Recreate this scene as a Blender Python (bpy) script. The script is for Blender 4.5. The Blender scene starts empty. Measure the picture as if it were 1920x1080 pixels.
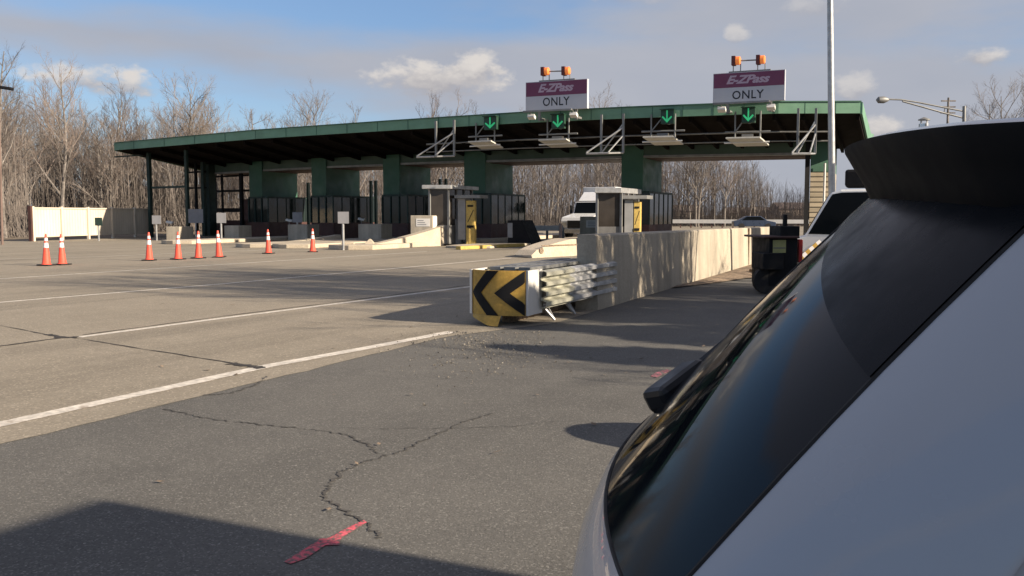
import bpy, bmesh, math, random
from mathutils import Vector, Matrix, noise as mnoise
random.seed(7)
R = math.radians
S = bpy.context.scene
COL = S.collection

# ------------------------------------------------------------------ camera
F = 1703.0; HC = 1.6; PITCH = math.atan(138.0 / F)
cam_d = bpy.data.cameras.new("camera"); cam = bpy.data.objects.new("camera", cam_d); COL.objects.link(cam)
cam_d.sensor_width = 36.0; cam_d.lens = 36.0 * F / 1920.0
cam_d.clip_start = 0.05; cam_d.clip_end = 3000
cam.location = (0, 0, HC); cam.rotation_euler = (R(90) - PITCH, 0, 0)
S.camera = cam

# ------------------------------------------------------------------ light
SUN_EL = R(24.0); SAZ = Vector((0.91, -0.415)).normalized()
SUNV = Vector((SAZ.x * math.cos(SUN_EL), SAZ.y * math.cos(SUN_EL), math.sin(SUN_EL)))
sd = bpy.data.lights.new("sun", 'SUN'); so = bpy.data.objects.new("sun", sd); COL.objects.link(so)
sd.energy = 5.0; sd.angle = R(0.53); sd.color = (1.0, 0.86, 0.69)
so.rotation_euler = SUNV.to_track_quat('Z', 'Y').to_euler(); so.location = (20, -20, 40)
S.view_settings.view_transform = 'Standard'; S.view_settings.look = 'None'
S.view_settings.exposure = 0.9; S.view_settings.gamma = 1.0
S.cycles.max_bounces = 5; S.cycles.transparent_max_bounces = 6

W = bpy.data.worlds.new("World"); S.world = W; W.use_nodes = True
SKY_STRENGTH = 0.075
def build_world():
    nt = W.node_tree; N = nt.nodes; L = nt.links; N.clear()
    out = N.new('ShaderNodeOutputWorld'); bg = N.new('ShaderNodeBackground'); L.new(bg.outputs[0], out.inputs[0])
    sky = N.new('ShaderNodeTexSky'); sky.sky_type = 'NISHITA'; sky.sun_disc = False
    sky.sun_elevation = SUN_EL; sky.sun_rotation = math.atan2(SAZ.x, SAZ.y)
    sky.air_density = 1.0; sky.dust_density = 0.6; sky.ozone_density = 2.0
    bg.inputs['Strength'].default_value = SKY_STRENGTH
    tc = N.new('ShaderNodeTexCoord'); sp = N.new('ShaderNodeSeparateXYZ'); L.new(tc.outputs['Generated'], sp.inputs[0])
    def m(op, a, b=None, c=None, clamp=False):
        n = N.new('ShaderNodeMath'); n.operation = op; n.use_clamp = clamp
        for i, v in enumerate((a, b, c)):
            if v is None: continue
            if isinstance(v, (int, float)): n.inputs[i].default_value = v
            else: L.new(v, n.inputs[i])
        return n.outputs[0]
    deg = 180 / math.pi
    az = m('MULTIPLY', m('ARCTAN2', sp.outputs[0], sp.outputs[1]), deg)
    el = m('MULTIPLY', m('ARCSINE', sp.outputs[2]), deg)
    def noise(sx, sy, scale, detail, seed, rough=.55):
        cb = N.new('ShaderNodeCombineXYZ'); L.new(m('MULTIPLY', az, sx), cb.inputs[0]); L.new(m('MULTIPLY', el, sy), cb.inputs[1]); cb.inputs[2].default_value = seed
        n = N.new('ShaderNodeTexNoise'); n.inputs['Scale'].default_value = scale; n.inputs['Detail'].default_value = detail; n.inputs['Roughness'].default_value = rough
        L.new(cb.outputs[0], n.inputs['Vector']); return n.outputs['Fac']
    def smooth(v, a, b):
        n = N.new('ShaderNodeMapRange'); n.interpolation_type = 'SMOOTHSTEP'
        L.new(v, n.inputs[0]); n.inputs[1].default_value = a; n.inputs[2].default_value = b; return n.outputs[0]
    def mix(f, a, b):
        n = N.new('ShaderNodeMix'); n.data_type = 'RGBA'
        if isinstance(f, (int, float)): n.inputs[0].default_value = f
        else: L.new(f, n.inputs[0])
        for i, v in ((6, a), (7, b)):
            if isinstance(v, tuple): n.inputs[i].default_value = v + (1,)
            else: L.new(v, n.inputs[i])
        return n.outputs[2]
    k = 1.0 / SKY_STRENGTH
    ex = 2 ** -0.9
    def lin(r, g, b):
        f = lambda c: (c / 12.92 if c <= .04045 else ((c + .055) / 1.055) ** 2.4)
        return tuple(f(x / 255) * ex * k for x in (r, g, b))
    # high thin sheet, thicker to the east and in a band near the horizon
    n1 = noise(.055, .19, 1.0, 5, 3.1)
    side = smooth(az, -14, 14)
    band = m('SUBTRACT', 1.0, m('MULTIPLY', m('ABSOLUTE', m('SUBTRACT', el, m('ADD', 8.3, m('MULTIPLY', az, -.075)))), .33), clamp=True)
    low = smooth(el, 6.5, 1.0)
    far_e = smooth(az, 22, 29)
    v = m('ADD', m('MULTIPLY', side, .62), m('MULTIPLY', band, .72))
    v = m('ADD', v, m('MULTIPLY', low, .40)); v = m('ADD', v, m('MULTIPLY', m('SUBTRACT', n1, .5), 1.5))
    v = m('SUBTRACT', v, m('MULTIPLY', far_e, .22))
    sheet = m('MULTIPLY', smooth(v, .02, .72), .93)
    c = mix(.42, sky.outputs[0], lin(112, 152, 212))
    greys = mix(noise(.09, .25, 1.0, 4, 9.0), lin(165, 170, 183), lin(187, 187, 194))
    c = mix(sheet, c, greys)
    # darker grey-violet cloud overhead
    d = m('ADD', m('MULTIPLY', m('ABSOLUTE', m('SUBTRACT', az, 5.5)), -.09), m('MULTIPLY', m('SUBTRACT', el, 13.6), .55))
    d = m('ADD', d, m('MULTIPLY', m('SUBTRACT', noise(.16, .5, 1.0, 5, 5.5), .5), 2.2))
    c = mix(m('MULTIPLY', smooth(d, -.45, .35), .75), c, lin(162, 159, 170))
    # puffs (azimuth, elevation, half width, half height, brightness)
    nz = noise(.55, .9, 1.0, 6, 1.7, .6)
    nb = noise(.22, .42, 1.0, 3, 8.7, .5)
    for (a0, e0, wa, he, amt) in ((-4.6, 8.0, 4.6, 1.5, .95), (-2.7, 8.7, 2.2, 1.4, .95), (-5.2, 8.4, 1.8, 1.1, .8), (-24.6, 7.3, 3.6, 1.1, .9), (-22.6, 7.2, 2.0, .95, .8), (27.0, 8.5, 1.5, .75, .85),
                                  (21.9, 4.9, 1.1, 1.1, .85), (20.3, 7.2, 1.3, 1.0, .6), (13.6, 10.6, .7, .7, .6), (18.2, 11.9, 2.0, .7, .35), (8, 13.1, 5, .8, .3), (29, 4, 2.5, .6, .35)):
        dx = m('DIVIDE', m('SUBTRACT', az, a0), wa)
        dyr = m('SUBTRACT', el, e0)
        dy = m('DIVIDE', dyr, he)
        up = m('MULTIPLY', m('MAXIMUM', m('MULTIPLY', dy, -1), 0.0), .55)     # flatter bases
        r2 = m('ADD', m('MULTIPLY', dx, dx), m('MULTIPLY', dy, dy))
        dd = m('ADD', m('SUBTRACT', 1.0, m('SQRT', r2)), m('MULTIPLY', m('SUBTRACT', nz, .5), 2.4))
        dd = m('ADD', dd, m('MULTIPLY', m('SUBTRACT', nb, .5), .9)); dd = m('SUBTRACT', dd, up)
        f = m('MULTIPLY', smooth(dd, -.05, .75), amt)
        top = smooth(m('ADD', dy, m('MULTIPLY', m('SUBTRACT', nz, .5), 3)), -.7, .8)
        c = mix(f, c, mix(top, lin(172, 170, 175), lin(222, 216, 211)))
    L.new(c, bg.inputs['Color'])
build_world()

# ------------------------------------------------------------------ projection helpers (pixels of the 1920x1080 photograph -> world)
CP, SP = math.cos(PITCH), math.sin(PITCH)
def ray(px, py):
    x = (px - 960) / F; v = (540 - py) / F
    return Vector((x, CP + v * SP, -SP + v * CP))
def ground(px, py, z=0.0):
    r = ray(px, py); t = (z - HC) / r.z
    return Vector((r.x * t, r.y * t, z))
def atY(px, py, Y):
    r = ray(px, py); t = Y / r.y
    return Vector((r.x * t, Y, HC + r.z * t))
def zat(py, p):
    v = (540 - py) / F
    return HC + p[1] * (v * CP - SP) / (CP + v * SP)
LANE = Vector((0.4936, 0.8697, 0)).normalized()          # travel direction of the lanes
LRT = Vector((LANE.y, -LANE.x, 0))
BD = Vector((0.407, 0.9135, 0)).normalized()             # depth direction of the plaza
def lane_uv(u, v, z=0): return LANE * u + LRT * v + Vector((0, 0, z))

# ------------------------------------------------------------------ mesh builder
class MB:
    def __init__(s): s.v = []; s.f = []
    def add(s, vs, fs):
        b = len(s.v); s.v += [Vector(v) for v in vs]; s.f += [tuple(b + i for i in f) for f in fs]; return s
    def hexa(s, p):           # 8 points: bottom ring 0-3, top ring 4-7
        return s.add(p, [(3, 2, 1, 0), (4, 5, 6, 7), (0, 1, 5, 4), (1, 2, 6, 5), (2, 3, 7, 6), (3, 0, 4, 7)])
    def box(s, c, size, ax=None, ay=None):
        ax = Vector(ax or (1, 0, 0)).normalized(); ay = Vector(ay) if ay else Vector((-ax.y, ax.x, 0)); ay.normalize(); az = ax.cross(ay)
        c = Vector(c); x, y, z = size[0] / 2, size[1] / 2, size[2] / 2
        q = [(-x, -y), (x, -y), (x, y), (-x, y)]
        return s.hexa([c + ax * a + ay * b - az * z for a, b in q] + [c + ax * a + ay * b + az * z for a, b in q])
    def wallbox(s, a, b, z0, z1, th, d=None):   # from ground point a to b, thickness th along d
        a = Vector((a[0], a[1], 0)); b = Vector((b[0], b[1], 0))
        d = Vector(d) if d is not None else Vector((-(b - a).y, (b - a).x, 0)).normalized()
        d = d * th
        if not isinstance(z0, (tuple, list)): z0 = (z0, z0)
        if not isinstance(z1, (tuple, list)): z1 = (z1, z1)
        Z = lambda p, z: Vector((p.x, p.y, z))
        return s.hexa([Z(a, z0[0]), Z(b, z0[1]), Z(b + d, z0[1]), Z(a + d, z0[0]), Z(a, z1[0]), Z(b, z1[1]), Z(b + d, z1[1]), Z(a + d, z1[0])])
    def tube(s, p0, p1, r0, r1=None, n=8, caps=True):
        p0 = Vector(p0); p1 = Vector(p1); r1 = r0 if r1 is None else r1
        d = (p1 - p0); 
        if d.length < 1e-6: return s
        d.normalize(); u = d.orthogonal().normalized(); w = d.cross(u)
        vs = []
        for p, r in ((p0, r0), (p1, r1)):
            for i in range(n):
                a = 2 * math.pi * i / n; vs.append(p + (u * math.cos(a) + w * math.sin(a)) * r)
        fs = [(i, (i + 1) % n, n + (i + 1) % n, n + i) for i in range(n)]
        if caps: fs += [tuple(range(n - 1, -1, -1)), tuple(range(n, 2 * n))]
        return s.add(vs, fs)
    def path(s, pts, r, n=8):
        for a, b in zip(pts, pts[1:]): s.tube(a, b, r, r, n)
        return s
    def lathe(s, prof, c=(0, 0, 0), n=20, axis=None, cap=True):
        c = Vector(c); az = Vector(axis or (0, 0, 1)).normalized(); ax = az.orthogonal().normalized(); ay = az.cross(ax)
        vs = []
        for r, z in prof:
            for i in range(n):
                a = 2 * math.pi * i / n; vs.append(c + ax * (r * math.cos(a)) + ay * (r * math.sin(a)) + az * z)
        fs = []
        for k in range(len(prof) - 1):
            for i in range(n):
                j = (i + 1) % n; fs.append((k * n + i, k * n + j, (k + 1) * n + j, (k + 1) * n + i))
        if cap:
            fs += [tuple(range(n - 1, -1, -1)), tuple(range((len(prof) - 1) * n, len(prof) * n))]
        return s.add(vs, fs)
    def prism(s, poly, vec):
        n = len(poly); vec = Vector(vec); a = [Vector(p) for p in poly]; b = [p + vec for p in a]
        return s.add(a + b, [tuple(range(n - 1, -1, -1)), tuple(range(n, 2 * n))] + [(i, (i + 1) % n, n + (i + 1) % n, n + i) for i in range(n)])
    def grid(s, rows):
        n = len(rows[0]); vs = [p for r in rows for p in r]
        return s.add(vs, [(i * n + j, i * n + j + 1, (i + 1) * n + j + 1, (i + 1) * n + j) for i in range(len(rows) - 1) for j in range(n - 1)])
    def build(s, name, mat, parent=None, smooth=False, bevel=0, fix=True):
        off = WORLD_LOC.get(parent.name, Vector()) if parent is not None else Vector()
        me = bpy.data.meshes.new(name); me.from_pydata([v - off for v in s.v], [], s.f); me.update()
        if fix:
            bm = bmesh.new(); bm.from_mesh(me); bmesh.ops.recalc_face_normals(bm, faces=bm.faces); bm.to_mesh(me); bm.free()
        me.materials.append(mat)
        if smooth:
            for p in me.polygons: p.use_smooth = True
            try: me.set_sharp_from_angle(angle=R(40))
            except Exception: pass
        o = bpy.data.objects.new(name, me); COL.objects.link(o)
        WORLD_LOC[o.name] = off
        if parent is not None: o.parent = parent
        if bevel:
            b = o.modifiers.new("bevel", 'BEVEL'); b.width = bevel; b.segments = 2; b.limit_method = 'ANGLE'
        return o
WORLD_LOC = {}
def tag(o, label=None, cat=None, group=None, kind=None):
    if label: o["label"] = label
    if cat: o["category"] = cat
    if group: o["group"] = group
    if kind: o["kind"] = kind
    return o
def thing(name, label, cat, loc=(0, 0, 0), group=None):
    o = bpy.data.objects.new(name, None); COL.objects.link(o); o.location = loc; o.empty_display_size = .2
    WORLD_LOC[o.name] = Vector(loc)
    return tag(o, label, cat, group)
def copy_thing(o, loc, rz=0.0, sc=1.0, label=None):
    c = o.copy(); COL.objects.link(c); c.location = loc; c.rotation_euler = (0, 0, rz); c.scale = (sc,) * 3 if not isinstance(sc, tuple) else sc
    if label: c["label"] = label
    for ch in o.children:
        d = ch.copy(); COL.objects.link(d); d.parent = c
        for g in ch.children:
            e = g.copy(); COL.objects.link(e); e.parent = d
    return c

# ------------------------------------------------------------------ materials
def nmat(name, col, rough=.6, var=.15, scale=4.0, bump=0.0, bscale=40.0, metal=0.0, spec=.5, fine=0.0, fscale=120.0, streak=None, coat=0.0, emit=None, tint=None):
    m = bpy.data.materials.new(name); m.use_nodes = True; nt = m.node_tree; N = nt.nodes; L = nt.links
    b = N['Principled BSDF']; b.inputs['Roughness'].default_value = rough; b.inputs['Metallic'].default_value = metal
    b.inputs['Specular IOR Level'].default_value = spec; b.inputs['Coat Weight'].default_value = coat
    tc = N.new('ShaderNodeTexCoord')
    def noise(sc, det=5, mp=None):
        n = N.new('ShaderNodeTexNoise'); n.inputs['Scale'].default_value = sc; n.inputs['Detail'].default_value = det; n.inputs['Roughness'].default_value = .6
        if mp:
            k = N.new('ShaderNodeMapping'); k.inputs['Scale'].default_value = mp; L.new(tc.outputs['Object'], k.inputs[0]); L.new(k.outputs[0], n.inputs['Vector'])
        else: L.new(tc.outputs['Object'], n.inputs['Vector'])
        return n.outputs['Fac']
    def ramp(v, lo, hi, a=.3, c=.7):
        r = N.new('ShaderNodeMapRange'); L.new(v, r.inputs[0]); r.inputs[1].default_value = a; r.inputs[2].default_value = c; r.inputs[3].default_value = lo; r.inputs[4].default_value = hi
        return r.outputs[0]
    f = ramp(noise(scale), 1 - var, 1 + var)
    def mul(a, c):
        n = N.new('ShaderNodeMath'); n.operation = 'MULTIPLY'; L.new(a, n.inputs[0]); L.new(c, n.inputs[1]); return n.outputs[0]
    if fine: f = mul(f, ramp(noise(fscale, 2), 1 - fine, 1 + fine))
    if streak: f = mul(f, ramp(noise(1.0, 4, streak[0]), 1 - streak[1], 1 + streak[1] * .5))
    v = N.new('ShaderNodeVectorMath'); v.operation = 'SCALE'; v.inputs[0].default_value = col; L.new(f, v.inputs[3])
    cout = v.outputs[0]
    if tint:
        mx = N.new('ShaderNodeMix'); mx.data_type = 'RGBA'; L.new(ramp(noise(tint[1], 6), 0, 1, tint[2], tint[3]), mx.inputs[0]); L.new(cout, mx.inputs[6]); mx.inputs[7].default_value = tint[0] + (1,)
        cout = mx.outputs[2]
    L.new(cout, b.inputs['Base Color'])
    L.new(ramp(noise(scale * 2.3), max(0, rough - .12), min(1, rough + .12)), b.inputs['Roughness'])
    if bump:
        bp = N.new('ShaderNodeBump'); bp.inputs['Strength'].default_value = bump; bp.inputs['Distance'].default_value = .02; L.new(noise(bscale, 4), bp.inputs['Height']); L.new(bp.outputs[0], b.inputs['Normal'])
    if emit:
        b.inputs['Emission Color'].default_value = emit[0] + (1,); b.inputs['Emission Strength'].default_value = emit[1]
    return m

def road_mat(name, base, dark, light, speck, lane_streak, crackle=False):
    m = bpy.data.materials.new(name); m.use_nodes = True; nt = m.node_tree; N = nt.nodes; L = nt.links
    b = N['Principled BSDF']; b.inputs['Roughness'].default_value = .88; b.inputs['Specular IOR Level'].default_value = .25
    tc = N.new('ShaderNodeTexCoord')
    mp = N.new('ShaderNodeMapping'); mp.inputs['Rotation'].default_value = (0, 0, math.atan2(LANE.x, LANE.y)); L.new(tc.outputs['Object'], mp.inputs[0])   # y runs along the lanes
    def noise(vec, sc, det, rough=.6, s3=None):
        if s3:
            k = N.new('ShaderNodeMapping'); k.inputs['Scale'].default_value = s3; L.new(vec, k.inputs[0]); vec = k.outputs[0]
        n = N.new('ShaderNodeTexNoise'); n.inputs['Scale'].default_value = sc; n.inputs['Detail'].default_value = det; n.inputs['Roughness'].default_value = rough; L.new(vec, n.inputs['Vector']); return n.outputs['Fac']
    def rng(v, a, c, lo=0., hi=1.):
        r = N.new('ShaderNodeMapRange'); L.new(v, r.inputs[0]); r.inputs[1].default_value = a; r.inputs[2].default_value = c; r.inputs[3].default_value = lo; r.inputs[4].default_value = hi; return r.outputs[0]
    def mix(f, a, c):
        n = N.new('ShaderNodeMix'); n.data_type = 'RGBA'
        if isinstance(f, float): n.inputs[0].default_value = f
        else: L.new(f, n.inputs[0])
        for i, v in ((6, a), (7, c)):
            if isinstance(v, tuple): n.inputs[i].default_value = v + (1,)
            else: L.new(v, n.inputs[i])
        return n.outputs[2]
    P = mp.outputs[0]
    c = mix(rng(noise(P, .35, 6), .35, .65), base, dark)
    c = mix(rng(noise(P, 2.2, 6), .45, .75, 0, .5), c, light)
    if lane_streak:
        c = mix(rng(noise(P, 1.0, 5, .6, (.9, .035, 1)), .50, .72, 0, lane_streak), c, tuple(x * .42 for x in base))
        c = mix(rng(noise(P, 1.0, 6, .7, (2.2, .5, 1)), .62, .74, 0, .35), c, tuple(x * .5 for x in base))
    c = mix(rng(noise(P, .9, 8, .72), .58, .72, 0, .38), c, tuple(x * .55 for x in dark))
    c = mix(rng(noise(P, .55, 3, .5, (1.1, .12, 1)), .54, .70, 0, .30), c, tuple(x * .62 for x in dark))
    c = mix(rng(noise(P, 5.0, 5, .7), .60, .74, 0, .30), c, tuple(min(1, x * 1.25) for x in light))
    # aggregate: light and dark stones
    def vor(sc):
        n = N.new('ShaderNodeTexVoronoi'); n.inputs['Scale'].default_value = sc; L.new(P, n.inputs['Vector']); return n
    vr = vor(speck[0]); sx = N.new('ShaderNodeSeparateColor'); L.new(vr.outputs['Color'], sx.inputs[0])
    c = mix(rng(sx.outputs[0], .80, 1.0, 0, speck[1]), c, tuple(min(1, x * 2.3) for x in light))
    c = mix(rng(sx.outputs[1], .72, 1.0, 0, speck[1]), c, tuple(x * .35 for x in dark))
    vr2 = vor(speck[0] * .28); sx2 = N.new('ShaderNodeSeparateColor'); L.new(vr2.outputs['Color'], sx2.inputs[0])
    far = N.new('ShaderNodeMath'); far.operation = 'LESS_THAN'; L.new(vr2.outputs['Distance'], far.inputs[0]); far.inputs[1].default_value = .22
    pk = N.new('ShaderNodeMath'); pk.operation = 'MULTIPLY'; L.new(rng(sx2.outputs[0], .972, .98), pk.inputs[0]); L.new(far.outputs[0], pk.inputs[1])
    pk2 = N.new('ShaderNodeMath'); pk2.operation = 'MULTIPLY'; L.new(pk.outputs[0], pk2.inputs[0]); pk2.inputs[1].default_value = min(1, speck[1] * 1.4)
    c = mix(pk2.outputs[0], c, tuple(min(1, x * 2.2) for x in light))
    L.new(c, b.inputs['Base Color'])
    bp = N.new('ShaderNodeBump'); bp.inputs['Strength'].default_value = .5; bp.inputs['Distance'].default_value = .006
    hn = N.new('ShaderNodeMath'); hn.operation = 'ADD'; L.new(noise(P, speck[0] * .7, 3), hn.inputs[0]); L.new(sx.outputs[2], hn.inputs[1]); L.new(hn.outputs[0], bp.inputs['Height']); L.new(bp.outputs[0], b.inputs['Normal'])
    return m

M = {}
M['ground'] = nmat('leaf litter ground', (.16, .125, .085), .95, .4, .8, .6, 12, fine=.4, fscale=9)
M['concrete_road'] = road_mat('worn concrete pavement', (.285, .248, .192), (.245, .213, .164), (.325, .285, .222), (60, .28), .55)
M['asphalt'] = road_mat('old asphalt', (.134, .128, .115), (.106, .102, .093), (.155, .148, .132), (105, .42), 0)
M['paint'] = nmat('worn white road paint', (.62, .57, .49), .7, .15, 3, .2, 60, fine=.25, fscale=14, tint=((.34, .28, .215), 6.0, .57, .68))
M['seam'] = nmat('dark joint filler', (.035, .03, .026), .9, .3, 6)
M['crack'] = nmat('open pavement crack', (.065, .06, .053), .95, .3, 10)
M['redpaint'] = nmat('red marking paint', (.62, .10, .13), .8, .2, 9, fine=.35, fscale=40, tint=((.13, .10, .09), 34.0, .44, .60))
M['pinkpaint'] = nmat('worn pink marking paint', (.42, .12, .15), .8, .2, 9, fine=.5, fscale=40, tint=((.13, .11, .10), 30.0, .42, .58))
M['conc'] = nmat('cast concrete', (.42, .37, .29), .85, .14, 1.5, .3, 50, fine=.10, fscale=30, streak=((3, 3, .25), .22))
M['conc_l'] = nmat('pale island concrete', (.47, .40, .30), .85, .15, 1.2, .3, 50, fine=.15, fscale=16)
M['conc_b'] = nmat('barrier concrete', (.40, .35, .27), .86, .12, 1.0, .25, 40, fine=.1, fscale=25, streak=((1.6, 1.6, .12), .32))
M['dirt'] = nmat('dirt and gravel', (.23, .17, .115), .95, .4, 2.0, .8, 20, fine=.5, fscale=18)
M['gravel'] = nmat('loose gravel', (.19, .17, .14), .95, .35, 5.0, .8, 60, fine=.6, fscale=60)
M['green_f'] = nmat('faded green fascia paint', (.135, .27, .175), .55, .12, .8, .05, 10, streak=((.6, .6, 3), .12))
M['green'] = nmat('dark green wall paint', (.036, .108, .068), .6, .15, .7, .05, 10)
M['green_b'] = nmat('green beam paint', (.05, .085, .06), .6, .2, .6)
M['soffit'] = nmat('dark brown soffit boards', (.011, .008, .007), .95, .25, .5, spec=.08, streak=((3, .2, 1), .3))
M['brown'] = nmat('rust brown base panels', (.07, .03, .024), .7, .3, 1.2)
M['dglass'] = nmat('dark booth glass', (.012, .02, .018), .12, .3, .8, spec=.4)
M['dframe'] = nmat('dark green metal frame', (.016, .036, .028), .7, .2, 2)
M['blk'] = nmat('black painted steel', (.011, .011, .012), .7, .2, 3, spec=.2)
M['steel'] = nmat('galvanised steel', (.42, .42, .41), .45, .18, 3, metal=.55, fine=.08, fscale=20)
M['rail'] = nmat('dull silver rail', (.50, .50, .49), .5, .25, 2.2, metal=.4, fine=.15, fscale=9)
M['steel_d'] = nmat('weathered galvanised steel', (.23, .23, .22), .55, .25, 2, metal=.4)
M['white'] = nmat('white painted metal', (.70, .68, .63), .5, .08, 2)
M['cream'] = nmat('cream vinyl boards', (.66, .58, .46), .6, .08, .8, streak=((1, 1, .3), .1))
M['gsign'] = nmat('grey sign back', (.25, .25, .26), .6, .1, 3)
M['gsteel'] = nmat('grey cabinet steel', (.25, .25, .245), .6, .15, 2)
M['purple'] = nmat('purple sign sheeting', (.155, .035, .085), .5, .06, 1)
M['signw'] = nmat('white sign sheeting', (.48, .49, .52), .5, .05, 1)
M['lettw'] = nmat('pale letters', (.42, .32, .40), .5, .05, 1)
M['lettb'] = nmat('black letters', (.012, .013, .018), .6, .1, 1)
M['arrow'] = nmat('lit green arrow', (.02, .3, .12), .4, .05, 1, emit=((.03, .42, .17), .30))
M['sighouse'] = nmat('dark green signal housing', (.015, .05, .03), .5, .1, 1)
M['amber'] = nmat('amber beacon lens', (.85, .22, .05), .25, .1, 3, emit=((1.0, .30, .08), .15))
M['orange'] = nmat('orange cone plastic', (.76, .09, .05), .55, .1, 3, fine=.1, fscale=14)
M['collar'] = nmat('white reflective collar', (.78, .74, .70), .5, .06, 3)
M['rubber'] = nmat('black rubber', (.018, .016, .015), .8, .2, 6)
M['yellow'] = nmat('yellow warning paint', (.50, .35, .09), .6, .18, 2, fine=.15, fscale=10)
M['yel_o'] = nmat('faded amber yellow panel', (.44, .27, .05), .6, .2, 2.5, fine=.12, fscale=20, tint=((.30, .17, .03), 3.0, .58, .75))
M['carwhite'] = nmat('silver grey car paint', (.37, .385, .41), .22, .03, 1, spec=.5, coat=.6)
M['truckwhite'] = nmat('white truck paint', (.80, .80, .78), .3, .04, 1, coat=.3)
M['carglass'] = nmat('tinted car glass', (.006, .008, .010), .04, .1, .5, spec=.5)
M['carglass'].node_tree.nodes['Principled BSDF'].inputs['IOR'].default_value = 1.15
M['trimblk'] = nmat('black plastic trim', (.014, .015, .017), .45, .15, 5)
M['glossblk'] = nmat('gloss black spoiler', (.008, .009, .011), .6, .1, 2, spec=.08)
M['spoiler_reflection'] = nmat('dark reflection painted on glass', (.007, .008, .010), .28, .1, 2, spec=.5)  # dark sheet colour standing in for the spoiler's reflection in the glass
M['spoiler_reflection'].node_tree.nodes['Principled BSDF'].inputs['IOR'].default_value = 1.11
M['bark'] = nmat('grey bark', (.18, .158, .138), .9, .3, 1.5, fine=.3, fscale=6)
M['twig'] = nmat('brown twigs', (.16, .135, .117), .9, .25, .5)
M['twig2'] = nmat('reddish twigs', (.178, .14, .117), .9, .25, .5)
M['brush'] = nmat('dry brush stems', (.158, .135, .117), .95, .45, .35)
M['needle'] = nmat('cedar foliage', (.045, .06, .03), .8, .3, 1.5)
M['blue'] = nmat('dark blue car paint', (.03, .045, .08), .3, .1, 1, coat=.5)
M['red'] = nmat('red lamp plastic', (.45, .03, .025), .4, .1, 3)
M['tan'] = nmat('tan block wall', (.36, .30, .21), .85, .15, 1.2, streak=((.3, .3, 4), .25))
M['brick'] = nmat('distant house wall', (.42, .33, .26), .85, .15, 1)
M['roofing'] = nmat('distant house roof', (.12, .09, .08), .85, .2, 1)
M['plate'] = nmat('yellowed placard', (.38, .36, .14), .6, .15, 5)
M['kiosk'] = nmat('tarnished kiosk metal', (.17, .165, .155), .5, .2, 2, metal=.2)
M['kglass'] = nmat('brown kiosk glass', (.045, .038, .032), .12, .25, 1.5, spec=.4)
M['lens'] = nmat('luminaire lens', (.55, .53, .47), .4, .1, 2)

# ------------------------------------------------------------------ ground, roads, markings
def sheet(name, poly, z, mat, kind='structure', cuts=0):
    mb = MB(); mb.add([Vector((p[0], p[1], z)) for p in poly], [tuple(range(len(poly)))])
    return tag(mb.build(name, mat, fix=False), kind=kind)
g = MB(); g.add([(-1500, -300, -.004), (1500, -300, -.004), (1500, 2000, -.004), (-1500, 2000, -.004)], [(0, 1, 2, 3)])
tag(g.build('ground', M['ground'], fix=False), kind='structure')

e0 = ground(0, 822); e1 = ground(497, 703); e2 = ground(843, 630)
def ext(a, b, t): return a + (b - a) * t
edge_n = ext(e0, e1, -4.0); 
wall_a = ground(1121, 582); wall_b = ground(1298, 529)
WDIR = (wall_b - wall_a); WDIR.z = 0; WDIR.normalize()
WN = Vector((WDIR.y, -WDIR.x, 0))
far_edge = wall_a + WDIR * 70
# concrete carriageway, wavy broken edge towards the shoulder
pts = [edge_n + LANE * -8]
for i in range(60):
    t = i / 59; p = ext(edge_n, e2, t) ; n = mnoise.noise(Vector((i * .6, 3, 1))) * .05
    pts.append(p + LRT * n)
pts += [wall_a - WDIR * 2.0, wall_a + WDIR * 75 + WN * .2, lane_uv(250, 4), lane_uv(250, -46), ground(30, 455) + Vector((-6, -2, 0)), lane_uv(-6, -46)]
sheet('concrete_road', pts, .004, M['concrete_road'])
sheet('asphalt_shoulder', [lane_uv(-14, -9), lane_uv(-14, 30), lane_uv(60, 34), wall_a + WDIR * 60 + WN * 12, wall_a + WDIR * 62 - WN * .3, wall_a - WN * .5, e2 - LRT * 1.5, edge_n - LRT * 1.0], 0.0, M['asphalt'])

def ribbon(pts, w, z, jit=0.0, wj=0.0, sub=8, seed=0):
    rnd = random.Random(seed); fine = []
    for a, b in zip(pts, pts[1:]):
        for k in range(sub): fine.append(a + (b - a) * (k / sub))
    fine.append(pts[-1]); mb = MB(); L = []; Rr = []
    for i, p in enumerate(fine):
        d = fine[min(i + 1, len(fine) - 1)] - fine[max(i - 1, 0)]; d.normalize(); n = Vector((d.y, -d.x, 0))
        c = p + n * (rnd.uniform(-1, 1) * jit); ww = w * .5 * (1 + rnd.uniform(-1, 1) * wj)
        L.append(Vector((c.x - n.x * ww, c.y - n.y * ww, z))); Rr.append(Vector((c.x + n.x * ww, c.y + n.y * ww, z)))
    return mb.grid([L, Rr])
def line(name, pxs, w, mat, z=.008, **k):
    return tag(ribbon([ground(*p) for p in pxs], w, z, **k).build(name, mat, fix=False), kind='structure')
line('edge_line', [(-160, 830), (0, 797), (206, 752), (497, 688), (700, 651), (846, 623)], .17, M['paint'], jit=.004, wj=.08, seed=1)
line('lane_line', [(148, 633), (420, 597), (660, 566.5), (890, 537)], .13, M['paint'], wj=.05, seed=2)
line('lane_line', [(-60, 573), (0, 567.5), (408, 533.5), (680, 509), (960, 484)], .13, M['paint'], wj=.05, seed=3)
line('lane_line', [(-60, 527), (0, 523.3), (366, 499.5), (640, 482), (800, 472)], .12, M['paint'], wj=.05, seed=4)
line('lane_line', [(-60, 488), (180, 481.5), (420, 472), (600, 465)], .11, M['paint'], wj=.05, seed=5)
line('pavement_joint', [(-80, 661), (0, 650), (110, 635), (148, 632)], .06, M['seam'], .009, jit=.008, wj=.4, seed=6)
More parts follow.
